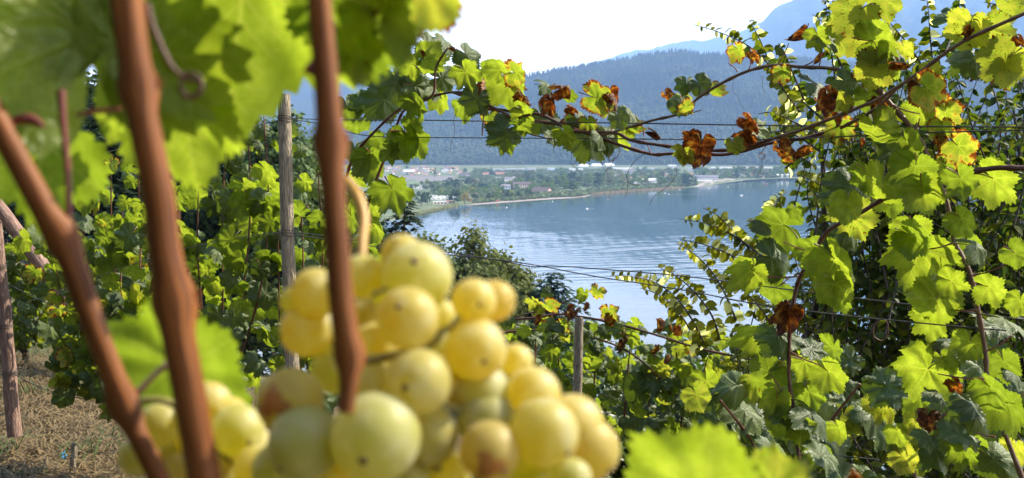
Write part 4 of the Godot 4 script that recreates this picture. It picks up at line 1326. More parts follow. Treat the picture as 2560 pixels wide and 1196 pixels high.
func right_vine() -> void:
	var v := thing("grapevine", "tall grapevine at the right with two bare drooping canes and large sunlit leaves", "grapevine", at(2480, 1150, row_depth(2480)), "vines of the front row")
	cane(v, [[2177, 211], [2187, 216], [2227, 261], [2287, 331], [2322, 396], [2347, 457], [2367, 507], [2387, 606], [2422, 676], [2443, 767], [2463, 877], [2468, 942], [2488, 1017], [2533, 1138], [2570, 1230]], 0.0125, 0.0105, M.cane_tan)
	cane(v, [[2660, 415], [2560, 421], [2483, 421], [2392, 439], [2302, 459], [2232, 484], [2152, 532], [2071, 577], [2036, 631], [2001, 691], [1986, 741], [1976, 807], [1973, 877], [1973, 947], [1983, 1027], [1996, 1133], [2005, 1230]], 0.0118, 0.0085, M.cane_bark, -0.05)
	cane(v, [[1930, 348], [2001, 326], [2081, 296], [2150, 268], [2200, 246], [2292, 186], [2402, 108], [2560, 35], [2640, 0]], 0.0088, 0.008, M.cane_tan, -0.06)
	cane(v, [[2101, 321], [2160, 290], [2202, 261], [2240, 225]], 0.008, 0.006, M.cane_tan, -0.03)
	put_leaves(v, [
		["g", 2046, 100, 62, 20], ["w", 2071, 110, 66, 60], ["p", 2101, 105, 78, 90], ["p", 2131, 40, 116, 320], ["y", 2101, 65, 64, 330], ["y", 2217, 15, 90, 20], ["p", 2167, 120, 100, 340], ["g", 2202, 100, 104, 90],
		["p", 2182, 186, 104, 350], ["g", 2217, 135, 74, 30], ["g", 2232, 161, 78, 30], ["y", 2262, 125, 54], ["w", 2252, 146, 66, 90], ["o", 2252, 161, 60, 90], ["w", 2056, 216, 100, 90], ["s", 2126, 211, 74, 60],
		["o", 2066, 261, 76, 0], ["o", 2061, 251, 66], ["o", 2131, 266, 60], ["y", 2101, 256, 54], ["g", 2167, 251, 64, 0], ["o", 2192, 266, 56, 320], ["m", 2101, 326, 76, 0], ["o", 2105, 300, 60], ["g", 2197, 336, 110, 20],
		["o", 2162, 356, 36], ["o", 2292, 226, 80, 0], ["m", 2332, 226, 88, 80], ["o", 2362, 246, 54, 90], ["y", 2342, 171, 64, 60], ["g", 2302, 281, 76, 20], ["m", 2362, 291, 80, 350], ["m", 2357, 326, 64, 0],
		["o", 2352, 351, 50], ["m", 2407, 376, 88, 60], ["w", 2402, 45, 124, 270], ["y", 2422, 80, 106, 340], ["y", 2482, 90, 110, 20], ["y", 2533, 20, 86, 30], ["o", 2422, 85, 40], ["s", 2412, 150, 80, 300], ["s", 2442, 160, 76],
		["o", 2437, 181, 52, 350], ["p", 2502, 161, 116, 300], ["g", 2477, 145, 64], ["y", 2543, 150, 66, 0], ["s", 2533, 120, 66], ["o", 2553, 105, 40]])
	put_leaves(v, [
		["s", 2237, 376, 110, 300], ["g", 2272, 366, 80, 20], ["g", 2287, 431, 106, 350], ["m", 2357, 421, 56], ["g", 2312, 486, 100, 20], ["g", 2202, 481, 120, 340], ["s", 2111, 476, 124, 300], ["g", 2167, 451, 84],
		["g", 2121, 522, 84, 0], ["y", 2141, 557, 110, 20], ["g", 1936, 557, 124, 280], ["w", 1900, 555, 64, 250], ["g", 1996, 530, 46], ["g", 2232, 502, 90], ["g", 2407, 461, 90, 30], ["g", 2502, 461, 124, 70],
		["g", 2412, 557, 80, 40], ["g", 2282, 582, 90, 10], ["s", 2116, 587, 94],
		["g", 2021, 626, 84, 280], ["s", 1946, 651, 104, 80], ["g", 1866, 686, 108, 320], ["g", 1926, 726, 90, 300], ["g", 2101, 671, 150, 30], ["s", 2101, 616, 74, 20], ["g", 2066, 691, 80, 20], ["g", 2091, 726, 94, 20],
		["g", 2111, 757, 50, 20], ["g", 2292, 646, 156, 340], ["g", 2292, 600, 94], ["g", 2327, 762, 118, 330], ["g", 2332, 812, 98, 350], ["g", 1881, 837, 118, 300], ["o", 1966, 797, 96, 350], ["s", 1951, 852, 104],
		["g", 1911, 942, 108, 300], ["g", 2021, 917, 88, 40], ["g", 2081, 942, 94, 40], ["w", 2041, 882, 94, 80], ["g", 2026, 992, 80, 30], ["g", 1936, 1012, 84, 330], ["w", 1936, 1037, 64, 280], ["g", 1961, 1057, 74]], -0.03)
	put_leaves(v, [
		["w", 2046, 1047, 118, 40], ["g", 2101, 1078, 60, 20], ["g", 2001, 1088, 80], ["w", 2071, 1148, 114, 50], ["g", 2046, 1138, 76], ["w", 1941, 1128, 84], ["g", 2307, 942, 152, 320], ["g", 2362, 912, 64],
		["w", 2397, 862, 98, 80], ["g", 2422, 867, 74], ["g", 2513, 917, 90, 20], ["w", 2483, 822, 98], ["w", 2528, 807, 88], ["g", 2392, 706, 80, 90], ["g", 2488, 721, 88, 80], ["g", 2412, 626, 80, 0],
		["w", 2453, 621, 98, 90], ["g", 2548, 641, 74, 60], ["g", 2548, 762, 66], ["w", 2548, 942, 74], ["g", 2488, 982, 98], ["g", 2528, 1027, 114, 20], ["w", 2422, 1012, 90, 280], ["s", 2433, 1047, 114], ["w", 2387, 1088, 98, 290],
		["g", 2407, 1138, 84, 0], ["g", 2443, 1128, 74], ["s", 2503, 1163, 118], ["y", 2287, 1058, 64, 340], ["o", 2317, 1058, 64], ["g", 2247, 1088, 60], ["w", 2322, 1098, 66], ["w", 2352, 992, 74], ["o", 2392, 967, 50]], -0.03)
	for s in [[2036, 631, 1960, 605], [2001, 691, 1905, 690], [2036, 640, 2090, 652], [1976, 880, 2050, 912], [1985, 1010, 1925, 935], [2387, 606, 2312, 624], [2443, 775, 2370, 772], [2468, 948, 2345, 935], [2463, 880, 2530, 840], [2430, 690, 2530, 655], [2488, 1010, 2560, 985], [2400, 440, 2440, 400], [2152, 532, 2100, 515], [2302, 459, 2290, 420], [1990, 1060, 2030, 1040], [2488, 1092, 2440, 1080], [2287, 331, 2300, 295], [2227, 261, 2300, 285]]:
		cane(v, [[s[0], s[1]], [(s[0] + s[2]) * 0.5, (s[1] + s[3]) * 0.5 + 4], [s[2], s[3]]], 0.0036, 0.0026, M.leaf_stalk, -0.05)
	curl(v, [[2200, 800], [2184, 820], [2186, 842], [2204, 852], [2218, 840], [2220, 815], [2212, 800]], 2.6, 0.003, M.tendril)
	curl(v, [[2080, 520], [2075, 540], [2080, 560]], 2.6, 0.002, M.tendril)

# vines of the left part of the row: upright canes full of leaves
func hedge_vine(label: String, trunk: Array, canes: Array, depth_of: Callable, density: float, mix: String, group: String, foot_y: float, size := 0.115, thick := 0.28) -> void:
	var d0: float = depth_of.call(trunk[0])
	var base := at(trunk[0], trunk[1], d0)
	base.y = foot_y
	var v := thing("grapevine", label, "grapevine", base, group)
	var head: Vector3 = at(trunk[2], trunk[3], d0) - base
	part("trunk", tube_mesh([Vector3(0, -0.1, 0), head * 0.3 + Vector3(0.03, 0, 0.02), head * 0.65 + Vector3(-0.03, 0, -0.02), head], [0.035, 0.026, 0.024, 0.022], 5, 9), M.old_bark, v)
	for c in canes:
		var pts := [[trunk[2], trunk[3], d0]]
		var d: float = depth_of.call(c[0])
		var y1 := lerpf(trunk[3], c[1], 0.35)
		pts.append([lerpf(trunk[2], c[0], 0.8), y1, d + rng.randf_range(-0.06, 0.06)])
		pts.append([c[0] + rng.randf_range(-12, 12), lerpf(y1, c[1], 0.5), d])
		pts.append([c[0] + rng.randf_range(-8, 8), c[1], d + rng.randf_range(-0.05, 0.05)])
		var line := cane(v, pts, 0.010, 0.005, M.cane_bark, 0.0, 7)
		var long := 0.0
		for k in range(1, line.size()): long += line[k].distance_to(line[k - 1])
		var n := int(long * density)
		for k in n:
			var u := (k + rng.randf()) / n
			var p: Vector3 = line[int(u * (line.size() - 1))]
			var w := size * rng.randf_range(0.55, 1.15) * (1.0 - 0.35 * smoothstep(0.8, 1.0, u))
			p += look * Vector3(rng.randf_range(-1, 1) * 0.13, rng.randf_range(-0.07, 0.05), rng.randf_range(-1, 1) * thick * (1.0 - 0.6 * u))
			vine_leaf(v, mix[rng.randi() % mix.length()], p, w, rng.randf_range(-60, 60), rng.randf() < 0.4, 0.45)

func left_row() -> void:
	var d := func(px: float) -> float: return row_depth(px) + 0.3
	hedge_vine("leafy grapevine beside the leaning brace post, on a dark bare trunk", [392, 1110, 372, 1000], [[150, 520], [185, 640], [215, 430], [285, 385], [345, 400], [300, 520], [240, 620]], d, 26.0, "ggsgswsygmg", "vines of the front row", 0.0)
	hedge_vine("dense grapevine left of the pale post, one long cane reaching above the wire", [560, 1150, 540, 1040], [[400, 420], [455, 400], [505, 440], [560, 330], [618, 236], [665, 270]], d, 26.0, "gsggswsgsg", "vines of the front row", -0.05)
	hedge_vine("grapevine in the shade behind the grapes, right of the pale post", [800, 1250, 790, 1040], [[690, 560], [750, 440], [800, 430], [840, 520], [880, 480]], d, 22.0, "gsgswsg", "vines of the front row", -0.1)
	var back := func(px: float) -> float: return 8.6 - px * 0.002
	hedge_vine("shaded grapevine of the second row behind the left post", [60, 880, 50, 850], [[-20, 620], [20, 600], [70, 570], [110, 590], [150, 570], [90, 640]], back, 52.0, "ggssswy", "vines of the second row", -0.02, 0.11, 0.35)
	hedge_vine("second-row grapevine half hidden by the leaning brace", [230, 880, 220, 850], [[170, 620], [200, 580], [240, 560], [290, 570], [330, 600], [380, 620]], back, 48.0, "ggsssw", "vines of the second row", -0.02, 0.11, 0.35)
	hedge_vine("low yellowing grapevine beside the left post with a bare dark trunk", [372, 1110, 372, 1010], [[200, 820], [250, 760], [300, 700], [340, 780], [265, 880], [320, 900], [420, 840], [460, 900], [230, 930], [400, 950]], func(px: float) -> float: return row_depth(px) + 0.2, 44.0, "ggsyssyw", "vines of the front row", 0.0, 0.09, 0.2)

func lower_row() -> void:
	var v := thing("grapevine", "grapevine on the terrace below with reddish canes lying over the short post", "grapevine", at(1560, 1250, 6.4), "vines of the lower terrace")
	var b: Material = M.cane_bark
	cane(v, [[1240, 798, 6.6], [1330, 796, 6.6], [1395, 786, 6.5], [1470, 795, 6.5], [1550, 812, 6.4], [1640, 838, 6.3], [1750, 872, 6.2], [1880, 900, 6.1]], 0.014, 0.012, b)
	cane(v, [[1250, 832, 6.6], [1340, 826, 6.6], [1440, 835, 6.5], [1530, 860, 6.4], [1600, 900, 6.3], [1660, 960, 6.3], [1690, 1010, 6.3]], 0.013, 0.010, b)
	cane(v, [[1256, 802, 6.6], [1330, 782, 6.5], [1400, 760, 6.5], [1440, 742, 6.5]], 0.009, 0.006, b)
	for c in [[1390, 1060, 1395, 840], [1480, 1060, 1486, 830], [1560, 1060, 1575, 870], [1700, 1100, 1690, 880], [1330, 1000, 1340, 850], [1620, 1060, 1640, 860]]:
		cane(v, [[c[0], c[1], 6.5], [c[0] + 6, (c[1] + c[3]) * 0.5, 6.4], [c[2], c[3], 6.4]], 0.012, 0.007, b)
	for l in [["m", 1350, 780, 30], ["o", 1352, 800, 34], ["y", 1338, 760, 36], ["m", 1375, 772, 42], ["s", 1365, 735, 26], ["g", 1458, 742, 36], ["m", 1490, 735, 34], ["o", 1430, 790, 40], ["o", 1470, 772, 26], ["m", 1525, 790, 46], ["o", 1520, 800, 34], ["o", 1375, 812, 34], ["o", 1365, 815, 30], ["m", 1410, 815, 36], ["o", 1395, 818, 26], ["s", 1530, 820, 40], ["o", 1570, 845, 34], ["g", 1580, 850, 38], ["o", 1660, 820, 40], ["s", 1670, 815, 36], ["o", 1690, 835, 44], ["w", 1610, 910, 44], ["s", 1600, 975, 70], ["s", 1625, 960, 60], ["o", 1640, 880, 34], ["o", 1665, 910, 36], ["y", 1655, 930, 44], ["m", 1730, 870, 44], ["o", 1560, 870, 38]]:
		vine_leaf(v, l[0], at(l[1], l[2], 6.35), l[3] * 1.15 / FOC * 6.35, rng.randf_range(-60, 60), false, 0.4)
	for k in 330:
		var px := rng.randf_range(1260, 1880)
		var top := 800.0 + 0.12 * maxf(0.0, px - 1450.0)
		var py := top + pow(rng.randf(), 1.0) * (1090.0 - top)
		var kind: String = "gsswwgsyg"[rng.randi() % 9]
		vine_leaf(v, kind, at(px, py, 6.5 + rng.randf_range(-0.25, 0.5)), rng.randf_range(0.06, 0.12), rng.randf_range(-70, 70), false, 0.5)
	# the vine under the right one, mostly in its shade
	v = thing("grapevine", "shaded grapevine low in the right corner under the sunlit one", "grapevine", at(2250, 1300, 3.4), "vines of the front row")
	for c in [[2060, 1250, 2150, 960], [2300, 1250, 2400, 1000], [1900, 1250, 1800, 1000]]:
		cane(v, [[c[0], c[1], 3.3], [c[0] - 10, (c[1] + c[3]) * 0.5, 3.3], [c[2], c[3], 3.2]], 0.010, 0.007, b)
	for k in 100:
		var px := rng.randf_range(1720, 2560)
		var top := 905.0 + 40.0 * sin(px * 0.02) + (60.0 if px < 1850 else 0.0)
		var py := top + rng.randf() * (1230.0 - top)
		vine_leaf(v, "sssssswgsy"[rng.randi() % 10], at(px, py, 3.35 + rng.randf_range(-0.2, 0.45)), rng.randf_range(0.07, 0.13), rng.randf_range(-70, 70), false, 0.5)


# ---------------------------------------------------------------- posts, wires, grass
func post(label: String, a: Vector3, b: Vector3, r0: float, r1: float, m: Material, ties: Array, group := "") -> void:
	var v := thing("post", label, "post", a, group)
	var n := 10
	var q := []
	var ws := []
	for k in n + 1:
		var t := float(k) / n
		q.append((b - a) * t + Vector3(noise.get_noise_2d(k * 31.0, a.x * 99.0), 0, noise.get_noise_2d(k * 31.0, 77.0 + a.x * 99.0)) * r0 * 0.3)
		ws.append(lerpf(r0, r1, t) * (1.0 + 0.06 * noise.get_noise_2d(k * 60.0, a.z * 50.0)))
	q.append((b - a) + (b - a).normalized() * r1 * 0.12)
	ws.append(r1 * 0.8)
	part("shaft", tube_mesh(q, ws, 3, 14), m, v)
	for t in ties:
		var c: Vector3 = (b - a) * t
		var r := lerpf(r0, r1, t) * 1.08
		var axis := (b - a).normalized()
		var x := axis.cross(Vector3.BACK).normalized()
		var z := x.cross(axis)
		var ring := []
		var rw := []
		for k in 40:
			var an := k * TAU / 13.0
			ring.append(c + x * cos(an) * r + z * sin(an) * r + axis * (k * 0.0006 - 0.01) * (1.0 + 0.4 * sin(k * 0.7)))
			rw.append(0.0016)
		ring.append(c + z * r * 1.3 - x * r * 0.4 - axis * 0.04)
		rw.append(0.0016)
		part("wire_tie", tube_mesh(ring, rw, 2, 5), M.wire, v)

func posts() -> void:
	var g := "posts of the vine rows"
	post("pale grey wooden post with two wire ties left of the second cane", at(745, 1420, 3.95), at(710, 244, 3.95), 0.0275, 0.0235, M.weathered_wood, [0.955, 0.712], g)
	post("reddish wooden post standing in dry grass at the left edge", at(38, 1092, 5.75), at(-10, 560, 5.75), 0.038, 0.031, M.reddish_wood, [0.30, 0.52, 0.80], g)
	post("slanting brace post with peeling bark leaning against the left end of the row", at(225, 830, 6.6), at(-30, 480, 6.6), 0.046, 0.042, M.reddish_wood, [], g)
	post("short grey post on the terrace below, right of the grapes", at(1432, 1300, 6.0), at(1449, 800, 6.0), 0.027, 0.024, M.weathered_wood, [0.62], g)
	post("short split stake with a blue tie at the foot of the low vine", at(180, 1196, 5.4), at(186, 1112, 5.4), 0.016, 0.014, M.weathered_wood, [], g)
	var v := get_node("post_004")
	part("blue_tie", tube_mesh([Vector3(-0.02, 0.14, 0.02), Vector3(-0.03, 0.13, 0.03), Vector3(-0.032, 0.115, 0.03), Vector3(-0.02, 0.11, 0.028), Vector3(-0.012, 0.125, 0.03)], [0.004, 0.004, 0.004, 0.004, 0.004], 4, 6), mat("blue_plastic", 0.05, 0.35, 0.6, 0.4), v)

# a wire through pixels at depths
func wire(label: String, pts: Array, r := 0.0016, group := "") -> void:
	var q := []
	var ws := []
	for p in pts:
		q.append(at(p[0], p[1], p[2] if p.size() > 2 else row_depth(p[0])))
		ws.append(r)
	var base: Vector3 = q[0]
	for k in q.size(): q[k] -= base
	var o := part("trellis_wire", tube_mesh(q, ws, 6, 6), M.wire, self)
	o.position = base
	tag(o, label, "wire", group)

func wires() -> void:
	var g := "wires of the vine rows"
	wire("upper one of the two wires running right from the top of the pale post", [[716, 296], [850, 300], [1060, 301], [1300, 305], [1600, 309], [2000, 315], [2560, 318], [2700, 319]], 0.0020, g)
	wire("lower one of the two wires running right from the top of the pale post", [[716, 300], [780, 306], [860, 328], [950, 342], [1200, 345], [1500, 347], [1900, 349], [2300, 333], [2560, 326], [2700, 324]], 0.0018, g)
	wire("wire sagging across the lake above the grapes, upper strand that crosses its twin", [[720, 578], [900, 602], [1100, 628], [1250, 652], [1330, 667], [1380, 665], [1500, 673], [1700, 690], [1900, 715], [2100, 741], [2300, 765], [2560, 800], [2700, 815]], 0.0017, g)
	wire("wire sagging across the lake above the grapes, lower strand", [[720, 584], [900, 612], [1100, 635], [1300, 657], [1480, 690], [1700, 724], [1900, 762], [2100, 788], [2300, 808], [2480, 824], [2700, 840]], 0.0017, g)
	wire("wire from the pale post's top to the leaning brace on the left", [[706, 298], [640, 315], [560, 325], [400, 350], [200, 400], [0, 470]], 0.0015, g)
	wire("wire from the pale post's lower tie to the left end of the row", [[712, 580], [560, 600], [400, 640], [250, 690], [60, 760], [10, 790]], 0.0015, g)
	wire("upper bright wire tied to the reddish post at the left", [[10, 705, 5.7], [90, 745, 5.6], [160, 775, 5.5], [250, 800, 5.4]], 0.002, g)
	wire("lower bright wire tied to the reddish post at the left", [[28, 932, 5.7], [90, 965, 5.6], [150, 985, 5.5], [220, 1000, 5.4]], 0.002, g)
	wire("thin wire on the terrace below running right from the short post", [[1440, 970, 6.5], [1520, 990, 6.4], [1640, 1030, 6.3], [1760, 1050, 6.2]], 0.0016, g)
	wire("upper thin wire along the canes of the terrace below", [[1280, 800, 6.6], [1450, 842, 6.5], [1600, 862, 6.4], [1800, 885, 6.3], [1950, 905, 6.2]], 0.0016, g)
	wire("wire low in the right corner behind the sunlit vine", [[1700, 1085, 3.4], [1850, 1112, 3.3], [2000, 1130, 3.2], [2200, 1150, 3.1]], 0.0016, g)

func tuft(sd: int, col: Color, lay: float) -> ArrayMesh:
	var r := RandomNumberGenerator.new()
	r.seed = sd
	var b := Buf.new()
	for k in 14:
		var a := r.randf() * TAU
		var d := Vector3(cos(a), 0, sin(a))
		var l := r.randf_range(0.05, 0.19)
		var p := Vector3(r.randf_range(-0.06, 0.06), 0, r.randf_range(-0.06, 0.06))
		var side := Vector3(-d.z, 0, d.x) * 0.0016
		var mid := p + (d * lay + Vector3.UP * (1.0 - lay)) * l * 0.6
		var tip := p + (d * (lay + 0.5) + Vector3.UP * (0.7 - lay)) * l
		var c := col * r.randf_range(0.6, 1.4)
		var s := b.v.size()
		for q in [p - side, p + side, mid - side, mid + side, tip]:
			b.v.append(q)
			b.n.append((Vector3.UP + d * 0.3).normalized())
			b.c.append(c)
		for w in [0, 2, 1, 1, 2, 3, 2, 4, 3]: b.i.append(s + w)
	return b.mesh()

func grass() -> void:
	for g in [["dry_grass", tuft(1, Color(0.165, 0.115, 0.05), 0.75), 14000, "dry cut grass and straw lying on the ground at the lower left"], ["green_grass", tuft(2, Color(0.05, 0.095, 0.018), 0.4), 2600, "sparse green grass growing through the straw at the lower left"]]:
		var mm := MultiMesh.new()
		mm.transform_format = MultiMesh.TRANSFORM_3D
		mm.mesh = g[1]
		mm.instance_count = g[2]
		for k in g[2]:
			var z := -3.6 - pow(rng.randf(), 1.5) * 16.0
			var x := z * 0.5 + rng.randf() * (2.4 - z * 0.28)
			if g[0] == "green_grass":
				z = -4.5 - pow(rng.randf(), 0.8) * 24.0
				x = z * 0.55 + rng.randf() * (2.2 - z * 0.2)
				if noise.get_noise_2d(x * 80.0, z * 80.0) < -0.05 and z > -12.0: z -= 12.0
			var s := rng.randf_range(0.8, 2.1)
			mm.set_instance_transform(k, Transform3D(Basis(Vector3.UP, rng.randf() * TAU).scaled(Vector3(s, s, s)), Vector3(x, hill_height(x, z) + 0.004, z)))
		var o := MultiMeshInstance3D.new()
		o.name = numbered(g[0])
		o.multimesh = mm
		o.material_override = tinted("grass_blade", 0.8, Color(0.6, 0.6, 0.3))
		add_child(o)
		tag(o, g[3], "grass", "", "stuff")
	for k in 44:
		var z := -4.6 - rng.randf() * 4.5
		var x := z * (0.30 + rng.randf() * 0.18)
		var o := part("fallen_leaf", leaves_dry[rng.randi() % 5], leaf_mats.dry[rng.randi() % 3], self, Transform3D(Basis.from_euler(Vector3(-PI / 2 + rng.randf_range(-0.4, 0.4), rng.randf() * TAU, 0)).scaled_local(Vector3.ONE * rng.randf_range(0.03, 0.055)), Vector3(x, hill_height(x, z) + 0.02, z)))
		tag(o, "dry brown vine leaf fallen on the straw at the lower left", "fallen leaf", "fallen leaves")

# unseen vines and woods behind the viewer, placed to block sky light
func unseen_slope_behind() -> void:
	var mm := MultiMesh.new()
	mm.transform_format = MultiMesh.TRANSFORM_3D
	mm.use_colors = true
	mm.mesh = broad_crown(351, 0.9, 1.7, 0.1, 12, 40, 0.22, Color.WHITE)
	var spots := []
	for row in 9:
		for k in 60:
			var s := -4.5 - row * 2.6
			var t := (k - 26) * 1.15
			var p := Vector3(-0.857, 0, -4.2) + Vector3(0.673, 0, -0.739) * s + Vector3(-0.739, 0, -0.673) * t
			p.x += rng.randf_range(-0.2, 0.2)
			p.y = hill_height(p.x, p.z)
			if p.z < -1.0 or (p - Vector3(0, p.y, 0)).length() < 1.6: continue
			spots.append(p)
	mm.instance_count = spots.size()
	for k in spots.size():
		mm.set_instance_transform(k, Transform3D(Basis(Vector3.UP, rng.randf() * TAU).scaled(Vector3(1, rng.randf_range(0.9, 1.2), 1)), spots[k]))
		mm.set_instance_color(k, Color(0.05, 0.085, 0.02) * rng.randf_range(0.7, 1.3))
	var o := MultiMeshInstance3D.new()
	o.name = numbered("unseen_vine_blocker")
	o.multimesh = mm
	o.material_override = tinted("tree_leaves", 0.6, Color(0.75, 0.8, 0.4))
	add_child(o)
	tag(o, "unseen rows of vines behind the viewer, placed to block sky light", "vines", "", "stuff")
	# unseen wood above the vines, keeps light from behind off the canes
	spots = []
	for k in 620:
		var s := -9.0 - pow(rng.randf(), 1.3) * 55.0
		var t := rng.randf_range(-90, 90)
		var p := Vector3(-0.857, 0, -4.2) + Vector3(0.673, 0, -0.739) * s + Vector3(-0.739, 0, -0.673) * t
		if p.z < 1.0 and p.x > p.z * 0.62 - 2.0: continue
		p.y = hill_height(p.x, p.z)
		spots.append(p)
	var wood := MultiMesh.new()
	wood.transform_format = MultiMesh.TRANSFORM_3D
	wood.use_colors = true
	wood.mesh = broad_crown(352, 2.6, 6.5, 0.3, 40, 40, 0.42, Color.WHITE)
	wood.instance_count = spots.size()
	for k in spots.size():
		var z := rng.randf_range(0.7, 1.3)
		wood.set_instance_transform(k, Transform3D(Basis(Vector3.UP, rng.randf() * TAU).scaled(Vector3(z, z, z)), spots[k]))
		wood.set_instance_color(k, Color(0.03, 0.05, 0.016) * rng.randf_range(0.7, 1.3))
	var w := MultiMeshInstance3D.new()
	w.name = numbered("unseen_woods_blocker")
	w.multimesh = wood
	w.material_override = M.tree_leaves
	add_child(w)
	tag(w, "unseen dark woods above the viewer, placed to block sky light", "woods", "", "stuff")


# ---------------------------------------------------------------- the small-leaved shrub behind the right vine
func small_leaf() -> ArrayMesh:
	# an egg-shaped leaf folded along its midrib, stalk end at the origin, tip along +y, about 1 long
	var b := Buf.new()
	var prof := [[0.0, 0.0, 0.0], [0.15, 0.2, 0.02], [0.38, 0.31, 0.03], [0.62, 0.27, 0.02], [0.85, 0.13, -0.02], [1.0, 0.0, -0.07]]
	for p in prof:
		for s in [-1.0, 0.0, 1.0]:
			b.v.append(Vector3(p[1] * s, p[0], p[2] + absf(s) * p[1] * 0.28))
			b.uv.append(Vector2(0.5 + p[1] * s, p[0]))
	b.grid(0, 2, 5, true)
	return b.mesh()

func shrub() -> void:
	var d0 := 4.4
	var base := at(2420, 1700, 5.2)
	base.y = hill_height(base.x, base.z)
	var v := thing("shrub", "large dark small-leaved shrub behind the sunlit vine, its long sprays reaching over the lake", "shrub", base)
	var wood := mat("shrub_bark", 0.045, 0.035, 0.028, 0.8)
	var mesh := small_leaf()
	var m := tinted("shrub_leaf", 0.5, Color(1.14, 1.14, 0.7))
	m.metallic_specular = 0.4
	var lone := []
	var many := []
	var tints := []
	# a spray: a twig with leaves in two ranks
	var spray := func(pts: Array, ws: Array, size: float, gap: float, backlit: float, own: bool, crowd: float) -> void:
		var s := smooth(pts, ws, 6)
		var q: PackedVector3Array = s[0]
		var b := Buf.new()
		b.tube(q, s[1], 5)
		if own: part("branch", b.mesh(), wood, v, Transform3D(Basis(), -base))
		else: many.append(b)
		var walked := 0.0
		var rank := 1.0
		for k in range(1, q.size()):
			walked += q[k].distance_to(q[k - 1])
			while walked > gap:
				walked -= gap
				rank = -rank
				if rng.randf() < 0.14: continue
				walked += gap * rng.randf_range(-0.35, 0.25)
				var dir := (q[k] - q[k - 1]).normalized()
				var see := (eye - q[k]).normalized()
				var side := dir.cross(see).normalized() * rank
				var along := (side * rng.randf_range(0.6, 1.1) + dir * rng.randf_range(0.3, 0.9) + Vector3(rng.randf_range(-1, 1), rng.randf_range(-0.8, 0.3), rng.randf_range(-1, 1)) * 0.35 * crowd).normalized()
				var nrm := (Vector3.UP * rng.randf_range(0.2, 1.0) + see * rng.randf_range(-0.2, 1.0) + Vector3(rng.randf_range(-1, 1), rng.randf_range(-1, 1), rng.randf_range(-1, 1)) * 0.6).normalized()
				if own and rng.randf() < 0.65: nrm = sun_dir * 0.8 - see + Vector3(rng.randf_range(-1, 1), rng.randf_range(-1, 1), rng.randf_range(-1, 1)) * 0.3
				nrm = (nrm - along * nrm.dot(along)).normalized()
				var z := size * rng.randf_range(0.6, 1.2) * (0.55 + 0.45 * minf(1.0, 3.0 * k / q.size()))
				var xf := Transform3D(Basis(along.cross(nrm), along, nrm).scaled_local(Vector3(z, z, z)), q[k])
				var col := Color(0.045, 0.085, 0.014).lerp(Color(0.30, 0.29, 0.03), clampf(backlit + rng.randf_range(-0.3, 0.25), 0, 1)) * rng.randf_range(0.7, 1.3)  # light through the leaves put into their colour: yellower where backlit
				if own: lone.append([xf, col])
				else:
					tints.append([xf, col])
	var px := func(list: Array, d: float) -> Array:
		var out := []
		for k in list.size(): out.append(at(list[k][0], list[k][1], d + 0.12 * sin(k * 1.7 + list[0][0])))
		return out
	var thin := func(n: int, w: float) -> Array:
		var out := []
		for k in n: out.append(lerpf(0.0012, w, float(k) / maxi(1, n - 1)))
		return out
	for s in [
			[[[1735, 62], [1800, 82], [1870, 115], [1930, 170], [1990, 240], [2060, 300]], 0.3], [[[1872, 48], [1900, 100], [1925, 160], [1962, 230], [2000, 280]], 0.35], [[[1945, 108], [1960, 130], [1985, 190], [2010, 250]], 0.0],
			[[[2064, -10], [2068, 40], [2075, 100], [2085, 180], [2100, 260]], 0.0], [[[2030, 36], [2060, 60], [2080, 110], [2110, 180]], 0.05], [[[2315, -20], [2322, 40], [2326, 100], [2332, 160], [2340, 220]], 0.2],
			[[[2190, 20], [2240, 75], [2280, 125], [2320, 190]], 0.3], [[[2400, -10], [2395, 40], [2380, 90], [2360, 140]], 0.0], [[[1895, 285], [1930, 282], [1970, 298], [2010, 318], [2060, 340]], 0.45],
			[[[2460, 6], [2500, 15], [2540, 40]], 0.3], [[[1990, 437], [2030, 452], [2075, 470], [2120, 490], [2180, 500]], 0.55], [[[1968, 478], [1945, 498], [1925, 535], [1905, 575], [1890, 620]], 0.35],
			[[[1700, 548], [1750, 556], [1800, 572], [1850, 600], [1910, 645]], 0.55], [[[1757, 520], [1795, 540], [1830, 575], [1870, 620], [1900, 670]], 0.6], [[[1690, 607], [1735, 635], [1780, 680], [1815, 740], [1840, 800]], 0.75],
			[[[1640, 666], [1690, 690], [1740, 735], [1780, 790], [1800, 850]], 0.8], [[[1525, 690], [1580, 692], [1640, 708], [1690, 745], [1730, 800], [1760, 860]], 0.6], [[[1700, 600], [1760, 612], [1830, 640], [1900, 690]], 0.75],
			[[[1600, 720], [1660, 745], [1710, 800], [1750, 870]], 0.6], [[[2020, 470], [2060, 500], [2110, 520], [2170, 530]], 0.4], [[[1870, 360], [1930, 330], [1990, 340], [2050, 380]], 0.2], [[[2040, 420], [2000, 395], [1965, 420]], 0.3], [[[1800, 700], [1850, 720], [1900, 770], [1940, 830]], 0.5]]:
		var pts: Array = px.call(s[0], d0)
		spray.call(pts, thin.call(pts.size(), 0.005), 0.046, 0.0115, s[1], true, 0.6)
	# the body of the shrub: limbs from the foot, each with many sprays
	var edge := [[0, 2300], [150, 2150], [300, 2010], [400, 2060], [500, 2060], [600, 1940], [700, 1850], [800, 1790], [900, 1760], [1000, 1790], [1250, 1850]]
